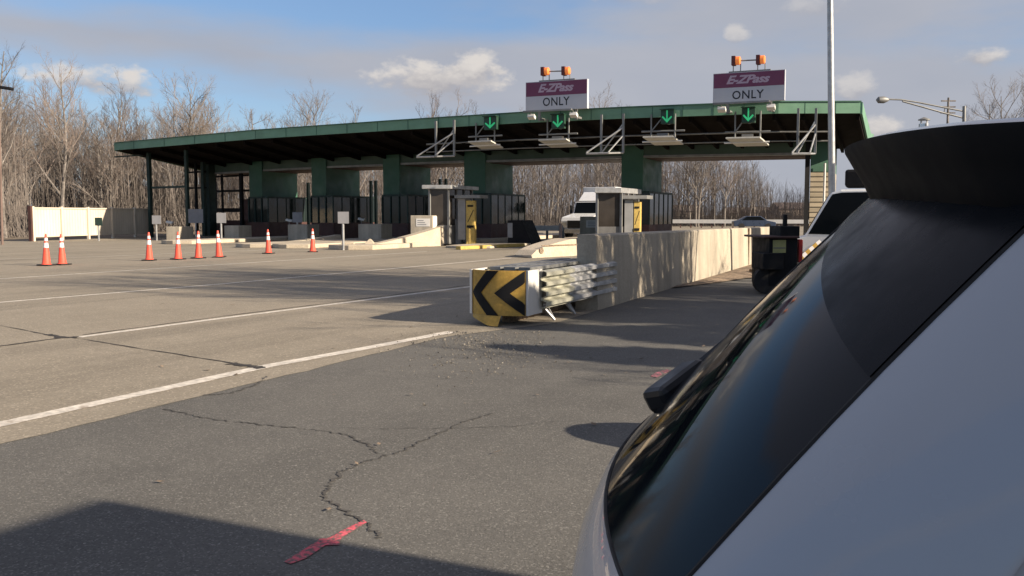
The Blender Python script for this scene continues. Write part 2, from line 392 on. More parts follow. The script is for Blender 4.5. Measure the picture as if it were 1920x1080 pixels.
line('pavement_joint', [(0, 611), (90, 629), (150, 636), (260, 654), (420, 679), (490, 691)], .022, M['seam'], .009, jit=.012, wj=.8, seed=7)
line('pavement_joint', [(430, 683), (470, 688), (492, 692)], .10, M['seam'], .0095, jit=.02, wj=.7, seed=8)
line('pavement_joint', [(90, 628), (120, 634), (146, 633)], .09, M['seam'], .0095, jit=.02, wj=.7, seed=18)
line('pavement_joint', [(155, 629), (420, 593.5), (660, 563.5), (880, 535)], .035, M['seam'], .0085, jit=.01, wj=.7, seed=9)
crk = [[(310, 767), (400, 788), (500, 797), (580, 806), (650, 815), (690, 836), (722, 856)],
       [(640, 803), (760, 804), (860, 803), (960, 800), (1040, 790)],
       [(722, 856), (760, 843), (820, 815), (870, 790), (930, 775)],
       [(722, 856), (680, 868), (640, 885), (618, 912), (606, 934), (640, 955), (690, 985), (712, 1010)],
       [(380, 742), (430, 738), (480, 722), (500, 706)]]
for i, c in enumerate(crk):
    line('pavement_crack', c, (.014, .006, .013, .016, .02)[i], M['crack'], .0045, jit=.022, wj=.9, sub=14, seed=20 + i)
# sparse scuffs and leaves on the pavement
rnd = random.Random(3)
mb = MB()
for i in range(150):
    v = rnd.uniform(-3, 3.5) if i % 3 else rnd.uniform(-14, -3); u = rnd.uniform(3, 22)
    p = lane_uv(u, v - 5.5 + u * .02); p = Vector((p.x, p.y, .0115)); 
    a = rnd.uniform(0, 6.28); s = rnd.uniform(.012, .045); x = Vector((math.cos(a), math.sin(a), 0)) * s; y = Vector((-x.y, x.x, 0)) * rnd.uniform(.3, .7)
    lift = Vector((0, 0, s * rnd.uniform(.1, .6)))
    mb.add([p - x, p - y + lift * .5, p + x + lift, p + y + lift * .3], [(0, 1, 2, 3)])
tag(mb.build('leaf_litter', M['dirt'], fix=False), kind='stuff')
# gravel scatter round the cushion nose
mb = MB()
for i in range(1100):
    q = ground(rnd.gauss(900, 75), min(760, 622 + abs(rnd.gauss(0, 38))), .004); s = abs(rnd.gauss(0, .006)) + .003
    o = [Vector((rnd.uniform(-1, 1), rnd.uniform(-1, 1), rnd.uniform(.2, 1))) * s for _ in range(4)]
    mb.add([q + o[0] * Vector((1, 1, 0)).length, q + Vector((s, -s, 0)), q + Vector((-s * .8, -s * .5, 0)), q + Vector((0, 0, s * 1.2))], [(0, 1, 2), (0, 1, 3), (1, 2, 3), (2, 0, 3)])
tag(mb.build('loose_gravel', M['gravel'], fix=False), kind='stuff')
# paint marks
def flatpoly(name, pxs, mat, z, label, cat):
    mb = MB(); mb.add([ground(x, y, z) for x, y in pxs], [tuple(range(len(pxs)))]); o = mb.build(name, mat, fix=False); return tag(o, label, cat)
mb = MB()
mb.add([ground(x, y, .0046) for x, y in [(682, 975), (688, 979), (660, 996), (640, 1008), (636, 1022), (610, 1022), (575, 1046), (545, 1057), (533, 1053), (560, 1036), (592, 1016), (600, 1010), (618, 1008), (650, 990)]], [tuple(range(14))])
tag(mb.build('paint_mark', M['redpaint'], fix=False), 'slanting red spray paint stroke on the dark asphalt shoulder', 'paint mark')
mb = MB()
mb.add([ground(x, y, .0046) for x, y in [(1220, 705), (1230, 698), (1252, 692), (1258, 695), (1244, 701), (1232, 708)]], [tuple(range(6))])
tag(mb.build('paint_mark', M['pinkpaint'], fix=False), 'small pink red paint blotch beside the car rear wiper', 'paint mark')
# dirt bank at the far end of the shoulder
mb = MB()
P0 = [ground(x, y) for x, y in [(1245, 540), (1300, 531), (1352, 516), (1405, 499), (1450, 489)]]
P1 = [ground(x, y) for x, y in [(1260, 541), (1330, 533), (1400, 523), (1450, 520), (1500, 520)]]
rows = []
for k in range(7):
    t = k / 6; rows.append([a + (b - a) * t + Vector((0, 0, .008 + .10 * math.sin(math.pi * min(1, t * .9 + .12)) * (i / 4) + rnd.uniform(0, .02))) for i, (a, b) in enumerate(zip(P0, P1))])
tag(mb.grid(rows).build('dirt_bank', M['dirt'], smooth=True), kind='structure')
a = ground(1404, 514); b = ground(1452, 523)
tag(MB().wallbox(a, b, 0, .14, .14).build('timber_log', nmat('old timber', (.10, .065, .04), .9, .3, 4), bevel=.02), 'short weathered brown timber lying by the dirt bank', 'timber')

# ------------------------------------------------------------------ toll plaza
H = 6.6
EAVE_PX = [(214, 268.5), (480, 244.5), (740, 226.5), (985, 211), (1180, 201.5), (1340, 195.5), (1460, 191.5), (1613, 191)]
def roofpt(px, py):
    r = ray(px, py); t = (H - HC) / r.z; return Vector((r.x * t, r.y * t, 0))
EAVE = [roofpt(*p) for p in EAVE_PX]
def FP(px, s=0.0, py=330):
    """point in plan where the view column px meets the eave line set back by s"""
    r = ray(px, py); h = Vector((r.x, r.y))
    pts = [p + BD * s for p in EAVE]
    pts = [pts[0] + (pts[0] - pts[1]) * 1.0] + pts + [pts[-1] + (pts[-1] - pts[-2]) * 1.0]
    for a, b in zip(pts, pts[1:]):
        d = b - a; den = h.x * d.y - h.y * d.x
        if abs(den) < 1e-9: continue
        u = (a.x * h.y - a.y * h.x) / den
        # a + u d = t h
        if -1e-6 <= u <= 1 + 1e-6: return Vector((a.x + d.x * u, a.y + d.y * u, 0))
    a = pts[0]; return a
plaza = thing('toll_plaza', 'long green toll plaza canopy on square green piers over the toll lanes', 'toll plaza', (EAVE[4].x, EAVE[4].y, 0))
FH = .50; DEP = 11.5; MIDS = 8.5
def soff(s): return 6.08 - .118 * s if s < MIDS else 6.08 - .118 * MIDS + .118 * (s - MIDS)
def top(s): return 6.585 - .09 * s if s < MIDS else 6.585 - .09 * MIDS + .09 * (s - MIDS)
mb = MB(); n = len(EAVE)
Zv = lambda p, z: Vector((p.x, p.y, z))
ring = []
for s_, z_ in ((.06, top(0) - .02), (MIDS, top(MIDS)), (DEP, top(DEP)), (DEP, soff(DEP)), (MIDS, soff(MIDS)), (.06, soff(0) + .02)):
    ring.append([Zv(p + BD * s_, z_) for p in EAVE])
ring.append(ring[0])
for a, b in zip(ring, ring[1:]): mb.grid([a, b])
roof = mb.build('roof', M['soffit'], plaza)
mb = MB()
for i in range(n - 1): mb.wallbox(EAVE[i], EAVE[i + 1], H - FH, H, .06, BD)
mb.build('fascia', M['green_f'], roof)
mb = MB()
for px in list(range(252, 1610, 57)):
    p = FP(px, -.012); q = FP(px + 1.1, -.012); mb.wallbox(p, q, H - FH + .01, H - .01, .014, BD)
a_ = [FP(px, -.05) for px in (216, 480, 740, 985, 1180, 1340, 1460, 1611)]
for p, q in zip(a_, a_[1:]): mb.wallbox(p, q, H + .002, H + .05, .14, BD)
mb.build('fascia_seam', M['green'], roof)
mb = MB()
a, b = EAVE[-1], EAVE[-1] + BD * MIDS
mb.wallbox(a + BD * .06, b, (soff(0) - .0, soff(MIDS) - .12), (top(0) + .01, top(MIDS) + .06), .10, Vector((BD.y, -BD.x, 0)))
mb.wallbox(b, b + BD * (DEP - MIDS), (soff(MIDS) - .12, soff(DEP)), (top(MIDS) + .06, top(DEP)), .10, Vector((BD.y, -BD.x, 0)))
mb.build('end_fascia', M['green_f'], roof); mb = MB()
a, b = EAVE[0], EAVE[0] + BD * DEP
mb.wallbox(EAVE[0] + BD * .06, EAVE[0] + BD * MIDS, (soff(0), soff(MIDS) - .05), (top(0), top(MIDS)), .08, Vector((-BD.y, BD.x, 0)))
mb.build('end_fascia', M['green_f'], roof)
mb = MB()
for s_, z_ in ((.7, 5.35), (1.6, 5.0), (3.2, 5.55)): mb.path([Zv(FP(px, s_), z_) for px in (800, 985, 1180, 1340, 1460, 1560)], .035, 6)
mb.build('conduit', M['steel_d'], roof)
# soffit ribs
for px in list(range(250, 1610, 52)):
    p = FP(px, .3)
    if (p - EAVE[0]).length < 1: continue
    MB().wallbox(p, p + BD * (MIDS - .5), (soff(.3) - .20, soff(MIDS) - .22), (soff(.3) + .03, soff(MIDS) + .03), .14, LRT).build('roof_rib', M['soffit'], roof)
# piers
PS = 6.4; PD = 4.0
PIERS = [(467, 491), (584, 611), (718, 749), (870, 910), (1165, 1205)]
for i, (p0, p1) in enumerate(PIERS):
    a, b = FP(p0, PS), FP(p1, PS)
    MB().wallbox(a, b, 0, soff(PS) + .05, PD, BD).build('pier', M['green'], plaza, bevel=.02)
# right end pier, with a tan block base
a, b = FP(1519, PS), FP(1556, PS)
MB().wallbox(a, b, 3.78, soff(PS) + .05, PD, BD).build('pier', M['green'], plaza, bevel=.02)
pb = MB().wallbox(a + BD * .05, b + BD * .05, 0, 3.8, PD - .1, BD).build('pier_base', M['tan'], plaza)
mb = MB()
for k in range(14): mb.wallbox(a + BD * .02, b + BD * .02, .15 + k * .26, .17 + k * .26, .025, BD)
mb.build('block_course', M['soffit'], pb)
mb = MB(); mb.wallbox(FP(1509, PS - .05), FP(1517, PS - .05), 0, 5.3, .3, BD); mb.build('door_track', M['blk'], plaza)
mb = MB(); pz = FP(1546, PS - .3); mb.tube(Zv(pz, 0), Zv(pz, 4.2), .06, .06, 8); mb.build('downpipe', M['white'], plaza)
# lintel beams between the piers
spans = [(403, 467), (491, 584), (611, 718), (749, 870), (910, 1165), (1205, 1519)]
for (p0, p1), zb in zip(spans, (4.55, 4.6, 4.62, 4.65, 4.62, 4.62)):
    a, b = FP(p0, PS + .12), FP(p1, PS + .12)
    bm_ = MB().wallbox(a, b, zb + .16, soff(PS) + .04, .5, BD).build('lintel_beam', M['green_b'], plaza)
    MB().wallbox(a - BD * .03, b - BD * .03, zb + .04, zb + .16, .56, BD).build('beam_flange', M['steel_d'], bm_)
    MB().wallbox(a + BD * .6, b + BD * .6, zb + .02, zb + .36, PD - .8, BD).build('rear_beam', M['brown'], bm_)
# stair tower frame under the canopy's low end
fr = MB()
def post(px, s, w=.22, z1=None, z0=0):
    p = FP(px, s); fr.box((p.x, p.y, (z0 + (z1 or soff(s))) / 2), (w, w, (z1 or soff(s)) - z0), BD); return p
q1 = post(280, 1.4, .24); q2 = post(350, 1.4, .20); q3 = post(381, 5.5, .26)
post(391, PS, .7); 
def rail(a, b, z, w=.14): fr.wallbox(a, b, z - w / 2, z + w / 2, w)
rail(q1, q2, zat(352, q1)); rail(FP(215, 1.2), q1, zat(290, q1), .09)
fr.build('end_frame', M['dframe'], plaza)
fr = MB()
for px, s, w in ((416, 8, .14), (452, 7, .22), (404, 9, .12)): post(px, s, w)
rail(FP(403, 8), FP(466, 8), zat(358, FP(430, 8)), .16); rail(FP(403, 8.2), FP(466, 8.2), zat(330, FP(430, 8.2)), .14); rail(FP(403, 8.2), FP(466, 8.2), zat(394, FP(430, 8.2)), .30)
rail(FP(350, 5.5), FP(384, 5.5), zat(322, FP(380, 5.5)), .12); rail(FP(350, 5.5), FP(384, 5.5), zat(352, FP(380, 5.5)), .12)
post(367, 5.5, .16)
fr.build('stair_frame', M['blk'], plaza)
mb = MB(); mb.wallbox(FP(404, 7.2), FP(470, 7.2), 0, 1.15, 2.2, BD); mb.wallbox(FP(456, 7.0), FP(470, 7.0), 1.15, 2.7, .3, BD); mb.build('stair_base', M['brown'], plaza)
# rear mullion posts seen through the narrow lanes
for px in (574, 692, 701, 822, 833):
    p = FP(px, PS + 3.2); MB().wallbox(p, FP(px + 3.5, PS + 3.2), 0, 3.9, .2, BD).build('rear_post', M['green_b'], plaza)

# dark glass booths round the feet of the piers
booth_names = ['dark glass toll booth at the foot of the pier nearest the stair tower', 'dark glass toll booth at the foot of the second pier from the stair tower',
               'dark glass toll booth at the foot of the middle pier', 'dark glass toll booth at the pier behind the yellow cabinet', 'dark glass toll booth at the pier behind the long barrier wall']
for i, (p0, p1) in enumerate(PIERS):
    a, b = FP(p0 + (0 if i == 3 else -2), PS - .45), FP(p1, PS - .45); b = b + (b - a).normalized() * .38
    if i < 3: b = b + (b - a).normalized() * .25
    zb, zt = 1.05, 2.72
    t = thing('toll_booth', booth_names[i], 'toll booth', (a.x, a.y, 0), 'glass toll booths at the piers')
    lng = PD + 1.0
    MB().wallbox(a, b, 0, zb, lng, BD).build('base_wall', M['brown'], t)
    MB().wallbox(a + BD * .03, b + BD * .03, zb, zt, lng - .06, BD).build('glazing', M['dglass'], t)
    u = (b - a).normalized(); wdt = (b - a).length; mb = MB()
    for k in range(4):
        p = a + u * (wdt * k / 3); mb.box((p.x, p.y, (zb + zt) / 2), (.07, .07, zt - zb), BD)
    for k in range(1, 6):
        p = b + BD * (lng * k / 5); mb.box((p.x, p.y, (zb + zt) / 2), (.06, .06, zt - zb), BD)
    mb.wallbox(a - BD * .03, b - BD * .03, zt, zt + .12, lng + .06, BD)
    mb.build('frame', M['dframe'], t)

# small white luminaire-like tolling antennas hung under the eave
def panel_box(px0, px1, py0, py1, s, th):
    a, b = FP(px0, s, py0), FP(px1, s, py0); m_ = (a + b) * .5
    return a, b, zat(py1, m_), zat(py0, m_)
def mk_antenna(px, py, label, wide=1.5, hang=True, slant=1):
    c = FP(px, -.1); z = zat(py, c); u = (FP(px + 20, -.1) - FP(px - 20, -.1)).normalized()
    t = thing('toll_antenna', label, 'toll antenna', (c.x, c.y, z), 'antenna panels under the eave')
    mb = MB(); q = []
    for x, y, zz in ((-.85, -.45, .17), (.60, -.45, .17), (.85, .55, -.12), (-.55, .55, -.12)):
        q.append(Zv(c, z) + u * x * wide / 1.5 + BD * y + Vector((0, 0, zz)))
    mb.hexa([p - Vector((0, 0, .07)) for p in q] + q); mb.build('panel', M['lens'], t, bevel=.01)
    MB().box((c.x, c.y, z + .20), (.5, .35, .22), u).build('mount', M['kiosk'], t)
    MB().tube(Zv(c, z - .06) - u * (wide * .66) , Zv(c, z - .04) + u * (wide * .62), .035, .035, 6).build('rail', M['white'], t)
    zt = soff(0) + .15
    mb = MB()
    for k in (-.55, .55):
        p = c + u * k
        mb.tube(Zv(p, z + .02), Zv(p, zt), .04, .04, 6)
    mb.tube(Zv(c - u * 1.0, z + .42), Zv(c + u * 1.0, z + .42), .045, .045, 6)
    mb.tube(Zv(c - u * .55, z + .42), Zv(c + u * .1, zt), .03, .03, 6)
    mb.build('hanger', M['steel_d'], t)
mk_antenna(910, 271, 'pale antenna panel under the green arrow nearest the low eave end', 1.4)
mk_antenna(1046, 268, 'pale antenna panel below the smaller purple sign', 1.5)
mk_antenna(1242, 263, 'pale antenna panel under the arrow between the two purple signs', 1.45)
mk_antenna(1400, 265, 'pale antenna panel below the larger purple sign', 1.55)

# green arrow lane signals
def mk_signal(px0, px1, py0, py1, label):
    a, b, z0, z1 = panel_box(px0, px1, py0, py1, -.35, .2)
    t = thing('lane_signal', label, 'lane signal', (a.x, a.y, z0), 'green arrow lane signals')
    MB().wallbox(a, b, z0 - .05, z1, .25, BD).build('housing', M['sighouse'], t, bevel=.01)
    w = (b - a).length; u = (b - a).normalized(); c = (a + b) * .5 - BD * .012; h = z1 - z0
    prof = [(-.05, .96), (.05, .96), (.05, .26), (.33, .52), (.40, .43), (0, .0), (-.40, .43), (-.33, .52), (-.05, .26)]
    MB().prism([Zv(c + u * x * w, z0 + y * h) for x, y in prof], BD * -.02).build('arrow', M['arrow'], t)
    mb = MB(); mb.wallbox(a - BD * .16 + u * -.02, b - BD * .16 + u * .02, z1 + .002, z1 + .04, .42, BD)
    mb.build('visor', M['sighouse'], t)
    mb = MB(); p = (a + b) * .5 + BD * .3; mb.box((p.x, p.y, z0 + .2), (.1, .3, .5), u); mb.build('bracket', M['steel_d'], t)
mk_signal(907, 931, 219, 241, 'green down arrow signal over the lane beside the middle pier')
mk_signal(1034, 1058, 215, 239, 'green down arrow signal below the smaller purple sign')
mk_signal(1239, 1263, 206, 230, 'green down arrow signal between the two purple signs')
mk_signal(1391, 1416, 202, 228, 'green down arrow signal below the larger purple sign')

# service truss cages in front of the eave
def mk_cage(x0, x1, ytop, ybot, back, label):
    a, b = FP(x0, -.25), FP(x1, -.25); m_ = (a + b) * .5
    zt, zb = zat(ytop, m_), zat(ybot, m_)
    t = thing('truss_cage', label, 'metal frame', (a.x, a.y, zb), 'service frames under the eave')
    mb = MB()
    for p in (a, b): mb.box((p.x, p.y, (zt + zb) / 2), (.10, .10, zt - zb), BD)
    mb.build('upright', M['steel_d'], t)
    u = (b - a).normalized(); a2 = a - BD * .7 - u * back; b2 = b - BD * .7 - u * back
    mb = MB()
    mb.tube(Zv(a, zb), Zv(a2, zb - .05), .04, .04, 6); mb.tube(Zv(b, zb), Zv(b2, zb - .05), .04, .04, 6)
    mb.tube(Zv(a2, zb - .05), Zv(b2, zb - .05), .05, .05, 6); mb.tube(Zv(a, zb), Zv(b, zb), .05, .05, 6)
    mb.build('platform_frame', M['steel'], t)
    mb = MB()
    mb.tube(Zv(a2, zb), Zv(b, zt - (zt - zb) * .35), .04, .04, 6); mb.tube(Zv(a, zb), Zv(b, zb + (zt - zb) * .75), .035, .035, 6); mb.tube(Zv(b2, zb), Zv(b, zb + (zt - zb) * .45), .035, .035, 6)
    mb.build('brace', M['steel'], t)
    return t
mk_cage(818, 852, 226, 293, .8, 'grey steel service frame hanging above the metal kiosk')
mk_cage(1127, 1168, 214, 287, .5, 'grey steel service frame between the wide lane openings')
mk_cage(1494, 1527, 203, 288, .15, 'grey steel service frame beside the tall light pole')

# purple and white overhead signs
def text_obj(name, body, parent, mat, p_left, p_right, z0, z1, shear=0.0, off=.02, bold=0.0, width_frac=1.0, ext_=.006):
    cu = bpy.data.curves.new(name, 'FONT'); cu.body = body; cu.size = 1.0; cu.shear = shear; cu.extrude = 0.0; cu.offset = bold; cu.space_character = 1.08 if shear == 0 else .92; cu.resolution_u = 3
    tmp = bpy.data.objects.new(name, cu); dg = bpy.context.evaluated_depsgraph_get()
    COL.objects.link(tmp); dg.update(); me0 = bpy.data.meshes.new_from_object(tmp.evaluated_get(dg)); COL.objects.unlink(tmp); bpy.data.objects.remove(tmp)
    xs = [v.co.x for v in me0.vertices]; ys = [v.co.y for v in me0.vertices]; x0, x1, y0, y1 = min(xs), max(xs), min(ys), max(ys)
    u = (p_right - p_left); mb = MB()
    vs = [Zv(p_left + u * ((v.co.x - x0) / (x1 - x0)) - BD * off, z0 + (z1 - z0) * (v.co.y - y0) / (y1 - y0)) for v in me0.vertices]
    mb.add(vs, [tuple(p.vertices) for p in me0.polygons]); bpy.data.meshes.remove(me0)
    return mb.build(name, mat, parent, fix=False)
def mk_sign(x0, x1, y0, ym, y1, yl1, label, tx, bx):
    S0 = -.75
    a, b = FP(x0, S0, y1), FP(x1, S0, y1); m_ = (a + b) * .5; z0, z1, zm = zat(y1, m_), zat(y0, m_), zat(ym, m_)
    rr = ray(x1, y1); nA = a.dot(BD); b = Vector((rr.x, rr.y, 0)) * (nA / (rr.x * BD.x + rr.y * BD.y)); m_ = (a + b) * .5; z0, z1, zm = zat(y1, m_), zat(y0, m_), zat(ym, m_)
    on = lambda px, py: (lambda q: Vector((q.x, q.y, 0)) * (nA / (q.x * BD.x + q.y * BD.y)))(ray(px, py))
    t = thing('lane_sign', label, 'road sign', (a.x, a.y, z0), 'purple and white lane signs')
    MB().wallbox(a, b, z0, z1, .22, BD).build('panel', M['signw'], t, bevel=.01)
    u = (b - a).normalized()
    MB().wallbox(a + u * .03 - BD * .006, b - u * .03 - BD * .006, zm, z1 - .03, .005, BD).build('band', M['purple'], t)
    # logo lettering and ONLY
    ta, tb = on(tx[0], 160), on(tx[1], 160)
    text_obj('logo_lettering', 'E-ZPass', t, M['lettw'], ta, tb, zat(tx[3], m_), zat(tx[2], m_), shear=.35, bold=.035, off=.009)
    ta, tb = on(bx[0], 180), on(bx[1], 180)
    text_obj('lettering', 'ONLY', t, M['lettb'], ta, tb, zat(bx[3], m_), zat(bx[2], m_), bold=.012, off=.004)
    # lamp bar beneath, with two small floodlights, and posts on the roof
    c = m_
    MB().wallbox(a + u * .15 - BD * .7, b - u * .55 - BD * .7, z0 - .13, z0 - .05, .12, BD).build('light_bar', M['steel_d'], t)
    for k in (.16, .84):
        p = a + u * ((b - a).length * k) - BD * .45
        lamp = MB().box((p.x, p.y, z0 - .33), (.34, .26, .16), u, BD + Vector((0, 0, -.5))).build('floodlight', M['white'], t)
        MB().tube(Zv(p, z0 - .27), Zv(p - BD * .2, z0 - .1), .025, .025, 6).build('arm', M['steel_d'], lamp)
    mb = MB()
    for k in (.2, .8):
        p = a + u * ((b - a).length * k) + BD * .23; mb.box((p.x, p.y, (H - .5 + z1 - .2) / 2), (.12, .10, z1 - .2 - (H - .5)), u)
        mb.wallbox(p, p + u * .1, H - .45, H - .35, .6, BD)
    mb.build('post', M['steel_d'], t)
    # beacons
    for k, (x, y) in enumerate(yl1):
        p = FP(x, S0 + .1, y); z = zat(y, p)
        bc = MB().lathe([(.12, -.02), (.19, 0), (.19, .16), (.12, .2)], Zv(p, z) - u * .04 - Vector((0, 0, 0)), 16, u.cross(Vector((0, 0, 1))) * 0 + u).build('beacon', M['amber'], t, smooth=True)
        MB().box((p.x - u.x * .14, p.y - u.y * .14, z), (.16, .36, .40), u).build('hood', nmat('beacon housing', (.12, .02, .015), .5, .1, 3), bc)
        mb = MB()
        for k2 in (-.16, .16):
            q = p + u * k2; mb.tube(Zv(q, z1), Zv(q, z - .15), .022, .022, 6)
        mb.build('stand', M['steel_d'], bc)
    p, q = FP(yl1[0][0], S0 + .1, yl1[0][1]), FP(yl1[1][0], S0 + .1, yl1[1][1])
    mb = MB(); mb.tube(Zv(p, zat(yl1[0][1], p)), Zv(q, zat(yl1[1][1], q)), .03, .03, 6)
    mb.wallbox(a + u * (b - a).length * .22, a + u * (b - a).length * .8, z1 + .002, z1 + .05, .2, BD)
    mb.build('beacon_bar', M['steel_d'], t)
mk_sign(985.5, 1101, 151, 178.5, 206, [(1024, 134), (1063, 133)], 'purple and white overhead lane sign, the smaller of the two on the roof', (1009, 1076, 156, 172), (1018, 1068, 182, 198))
mk_sign(1336.5, 1471, 134, 162.5, 191, [(1382, 114), (1428, 112)], 'purple and white overhead lane sign, the larger one near the tall light pole', (1362, 1444, 140, 156), (1373, 1432, 169, 185))

# ------------------------------------------------------------------ toll islands and what stands on them
def island(pxs, z1, name, label, mat):
    pts = [ground(*p) for p in pxs]; mb = MB(); mb.prism([Zv(p, 0) for p in pts], (0, 0, z1)); o = mb.build(name, mat, bevel=.02)
    o.location = (0, 0, 0); return tag(o, label, 'toll island', 'raised concrete toll islands')
def lane_block(px, py, length, width, z):          # an island starting at a nose pixel and running down the lanes
    a = ground(px, py); d = BD
    return a, d
def mk_island(px, py, length, width, h, label):
    a = ground(px, py); d = BD; n_ = Vector((d.y, -d.x, 0)); mb = MB()
    prof = [(0, -.10), (.35, -.5), (1.2, -.5), (1.2, .5), (.35, .5), (0, .10)]
    poly = [a + d * 0 + n_ * (-.1 * width), a + d * .5 - n_ * width * .5, a + d * length - n_ * width * .5, a + d * length + n_ * width * .5, a + d * .5 + n_ * width * .5, a + n_ * .1 * width]
    mb.prism(poly, (0, 0, h)); return tag(mb.build('toll_island', M['conc_l'], bevel=.03), label, 'toll island', 'raised concrete toll islands')
mk_island(318, 458, 30, 2.2, .20, 'low concrete island in front of the stair tower')
mk_island(462, 465, 30, 2.2, .20, 'low concrete island leading to the first pier with two loose grey panels')
mk_island(530, 466, 30, 2.2, .20, 'low concrete island leading to the second pier past the weathered block')
mk_island(645, 469, 30, 2.4, .22, 'low concrete island with the white A shaped nose below a grey sign')
mk_island(868, 466, 26, 2.4, .12, 'low concrete island carrying the metal kiosk and yellow cabinet')
# sloping ramp barriers that end in a square block
def mk_ramp(px0, py0, px1, py1, ytop0, ytop1, wid, label, name='ramp_barrier'):
    a = ground(px0, py0); b = ground(px1, py1)
    mb = MB(); n_ = 7; d = (b - a); nrm = Vector((-d.y, d.x, 0)).normalized() * wid
    rows = [[], [], [], []]
    for k in range(n_):
        t = k / (n_ - 1); p = a + d * t; zt = .14 + (zat(ytop1, b) - .14) * (t ** 1.5)
        rows[0].append(Zv(p, 0)); rows[1].append(Zv(p + nrm * .06, zt)); rows[2].append(Zv(p + nrm * .94, zt)); rows[3].append(Zv(p + nrm, 0))
    mb.grid(rows); mb.add([rows[i][0] for i in range(4)], [(0, 1, 2, 3)]); mb.add([rows[i][-1] for i in range(4)], [(0, 1, 2, 3)])
    return tag(mb.build(name, M['conc_l']), label, 'concrete ramp', 'sloping concrete ramps')
mk_ramp(668, 468, 832, 461, 0, 424, .55, 'long sloping concrete ramp rising to the block beside the kiosk')
mk_ramp(520, 460, 640, 455, 0, 440, .5, 'low concrete ramp in front of the second pier')
# A-shaped nose piece
t = ground(694, 466); tag(MB().lathe([(.45, 0), (.40, .14), (.10, .42), (.03, .46)], t, 4).build('island_nose', M['conc_l'], bevel=.02), 'small pointed concrete nose at the foot of the grey sign post', 'concrete nose')
tag(MB().wallbox(ground(640, 467), ground(664, 467), 0, .30, .25).build('island_nose', M['conc_l'], bevel=.03), 'stubby concrete kerb end at the tip of the island', 'concrete nose')
# blocks with placards
def mk_block(px0, px1, py0, py1, Yoff, label, side=None, plate=None, d=1.0):
    a = ground(px0, py1 + Yoff); b = ground(px1, py1 + Yoff); b.y = a.y + (b.x - a.x) * -.15; m_ = (a + b) * .5
    z1 = zat(py0, m_)
    t = thing('concrete_block', label, 'concrete block', (a.x, a.y, 0), 'square concrete blocks on the islands')
    MB().wallbox(a, b, 0, z1, d, BD).build('body', M['conc'], t, bevel=.02)
    u = (b - a).normalized()
    if plate:
        pa = a + u * (b - a).length * plate[0] - BD * .012; pb = a + u * (b - a).length * plate[1] - BD * .012
        MB().wallbox(pa, pb, z1 * plate[2], z1 * plate[3], .01, BD).build('placard', M['white'], t)
        mb = MB(); 
        for k in range(3):
            zz = z1 * (plate[2] + (plate[3] - plate[2]) * (.25 + .25 * k)); mb.wallbox(pa + (pb - pa) * .1 - BD * .004, pa + (pb - pa) * (.75 - .1 * k) - BD * .004, zz - .02, zz + .02, .003, BD)
        mb.build('printing', M['gsign'], t)
    if side:
        n_ = Vector((BD.y, -BD.x, 0)); q = b + n_ * .004 + BD * .05
        MB().wallbox(q, q + BD * (d - .1), z1 * .12, z1 - .05, .012, n_).build('notice', M['white'], t)
        q = b + n_ * .02 + BD * (d * .42)
        MB().wallbox(q, q + BD * .16, z1 * .58, z1 * .82, .006, n_).build('red_mark', M['red'], t)
    return t
mk_block(770, 812, 404, 461, 0, 'square concrete block with a white placard beside the metal kiosk', side=True, plate=(.26, .88, .64, .9), d=1.8)
mk_block(1087, 1146, 406, 452, 0, 'square concrete block with a white placard behind the long barrier wall', side=True, plate=(.2, .72, .55, .85), d=1.8)
mk_block(312, 338, 425, 451, 0, 'pale concrete block under the first grey sign by the stair tower', side=False, d=1.2)
mk_block(421, 449, 423, 451, 0, 'pale concrete block in front of the stair tower opening', d=1.2)
mk_block(540, 578, 421, 451, 0, 'weathered stained concrete block beside the second grey post sign', d=1.2)
mk_block(672, 716, 420, 452, 2, 'dark shaded concrete block in front of the middle pier', d=1.2)
# white flood fixtures lying on the blocks
for (px, py, lab) in ((313, 417, 'small white floodlight above the first island block'), (537, 413, 'small white floodlight above the weathered block'), (672, 411, 'small dull floodlight above the shaded block')):
    p = ground(px + 6, 449); z = zat(py, p); t = thing('floodlight', lab, 'floodlight', (p.x, p.y, z), 'small floodlights above the islands')
    MB().box((p.x, p.y, z), (.42, .3, .14), (1, 0, -.2), (0, 1, .1)).build('lamp_head', M['white'], t, bevel=.03)
    MB().tube(Zv(p, .1), Zv(p, z - .05), .03, .03, 6).build('post', M['steel_d'], t)
# grey signs on posts
for (x0, x1, y0, y1, yb, lab, back) in ((286, 302, 404, 420, 451, 'small grey sign panel on a post before the end frame', 0), (354, 381, 392, 418, 447, 'larger grey sign panel between the frame posts', 0), (407, 424, 399, 418, 455, 'grey sign panel on a post at the stair tower', 0),
                                  (549, 567, 398, 417, 450, 'grey sign panel on a post at the weathered block', 0), (634, 654, 397, 419, 469, 'grey sign panel on a post at the pointed island nose', 0), (179, 192, 408, 423, 452, 'dark sign panel on a post in front of the cream fence', 1)):
    p = ground((x0 + x1) / 2, yb); Y = p.y; t = thing('post_sign', lab, 'sign', (p.x, p.y, 0), 'grey sign panels on posts')
    a = atY(x0, y1, Y); b = atY(x1, y0, Y)
    MB().box(((a.x + b.x) / 2, Y - .05, (a.z + b.z) / 2), (b.x - a.x, .03, b.z - a.z)).build('sign_panel', M['gsign'] if not back else M['dframe'], t)
    MB().tube((p.x, Y, 0), (p.x, Y, b.z - .05), .055, .055, 8).build('post', M['steel'], t)

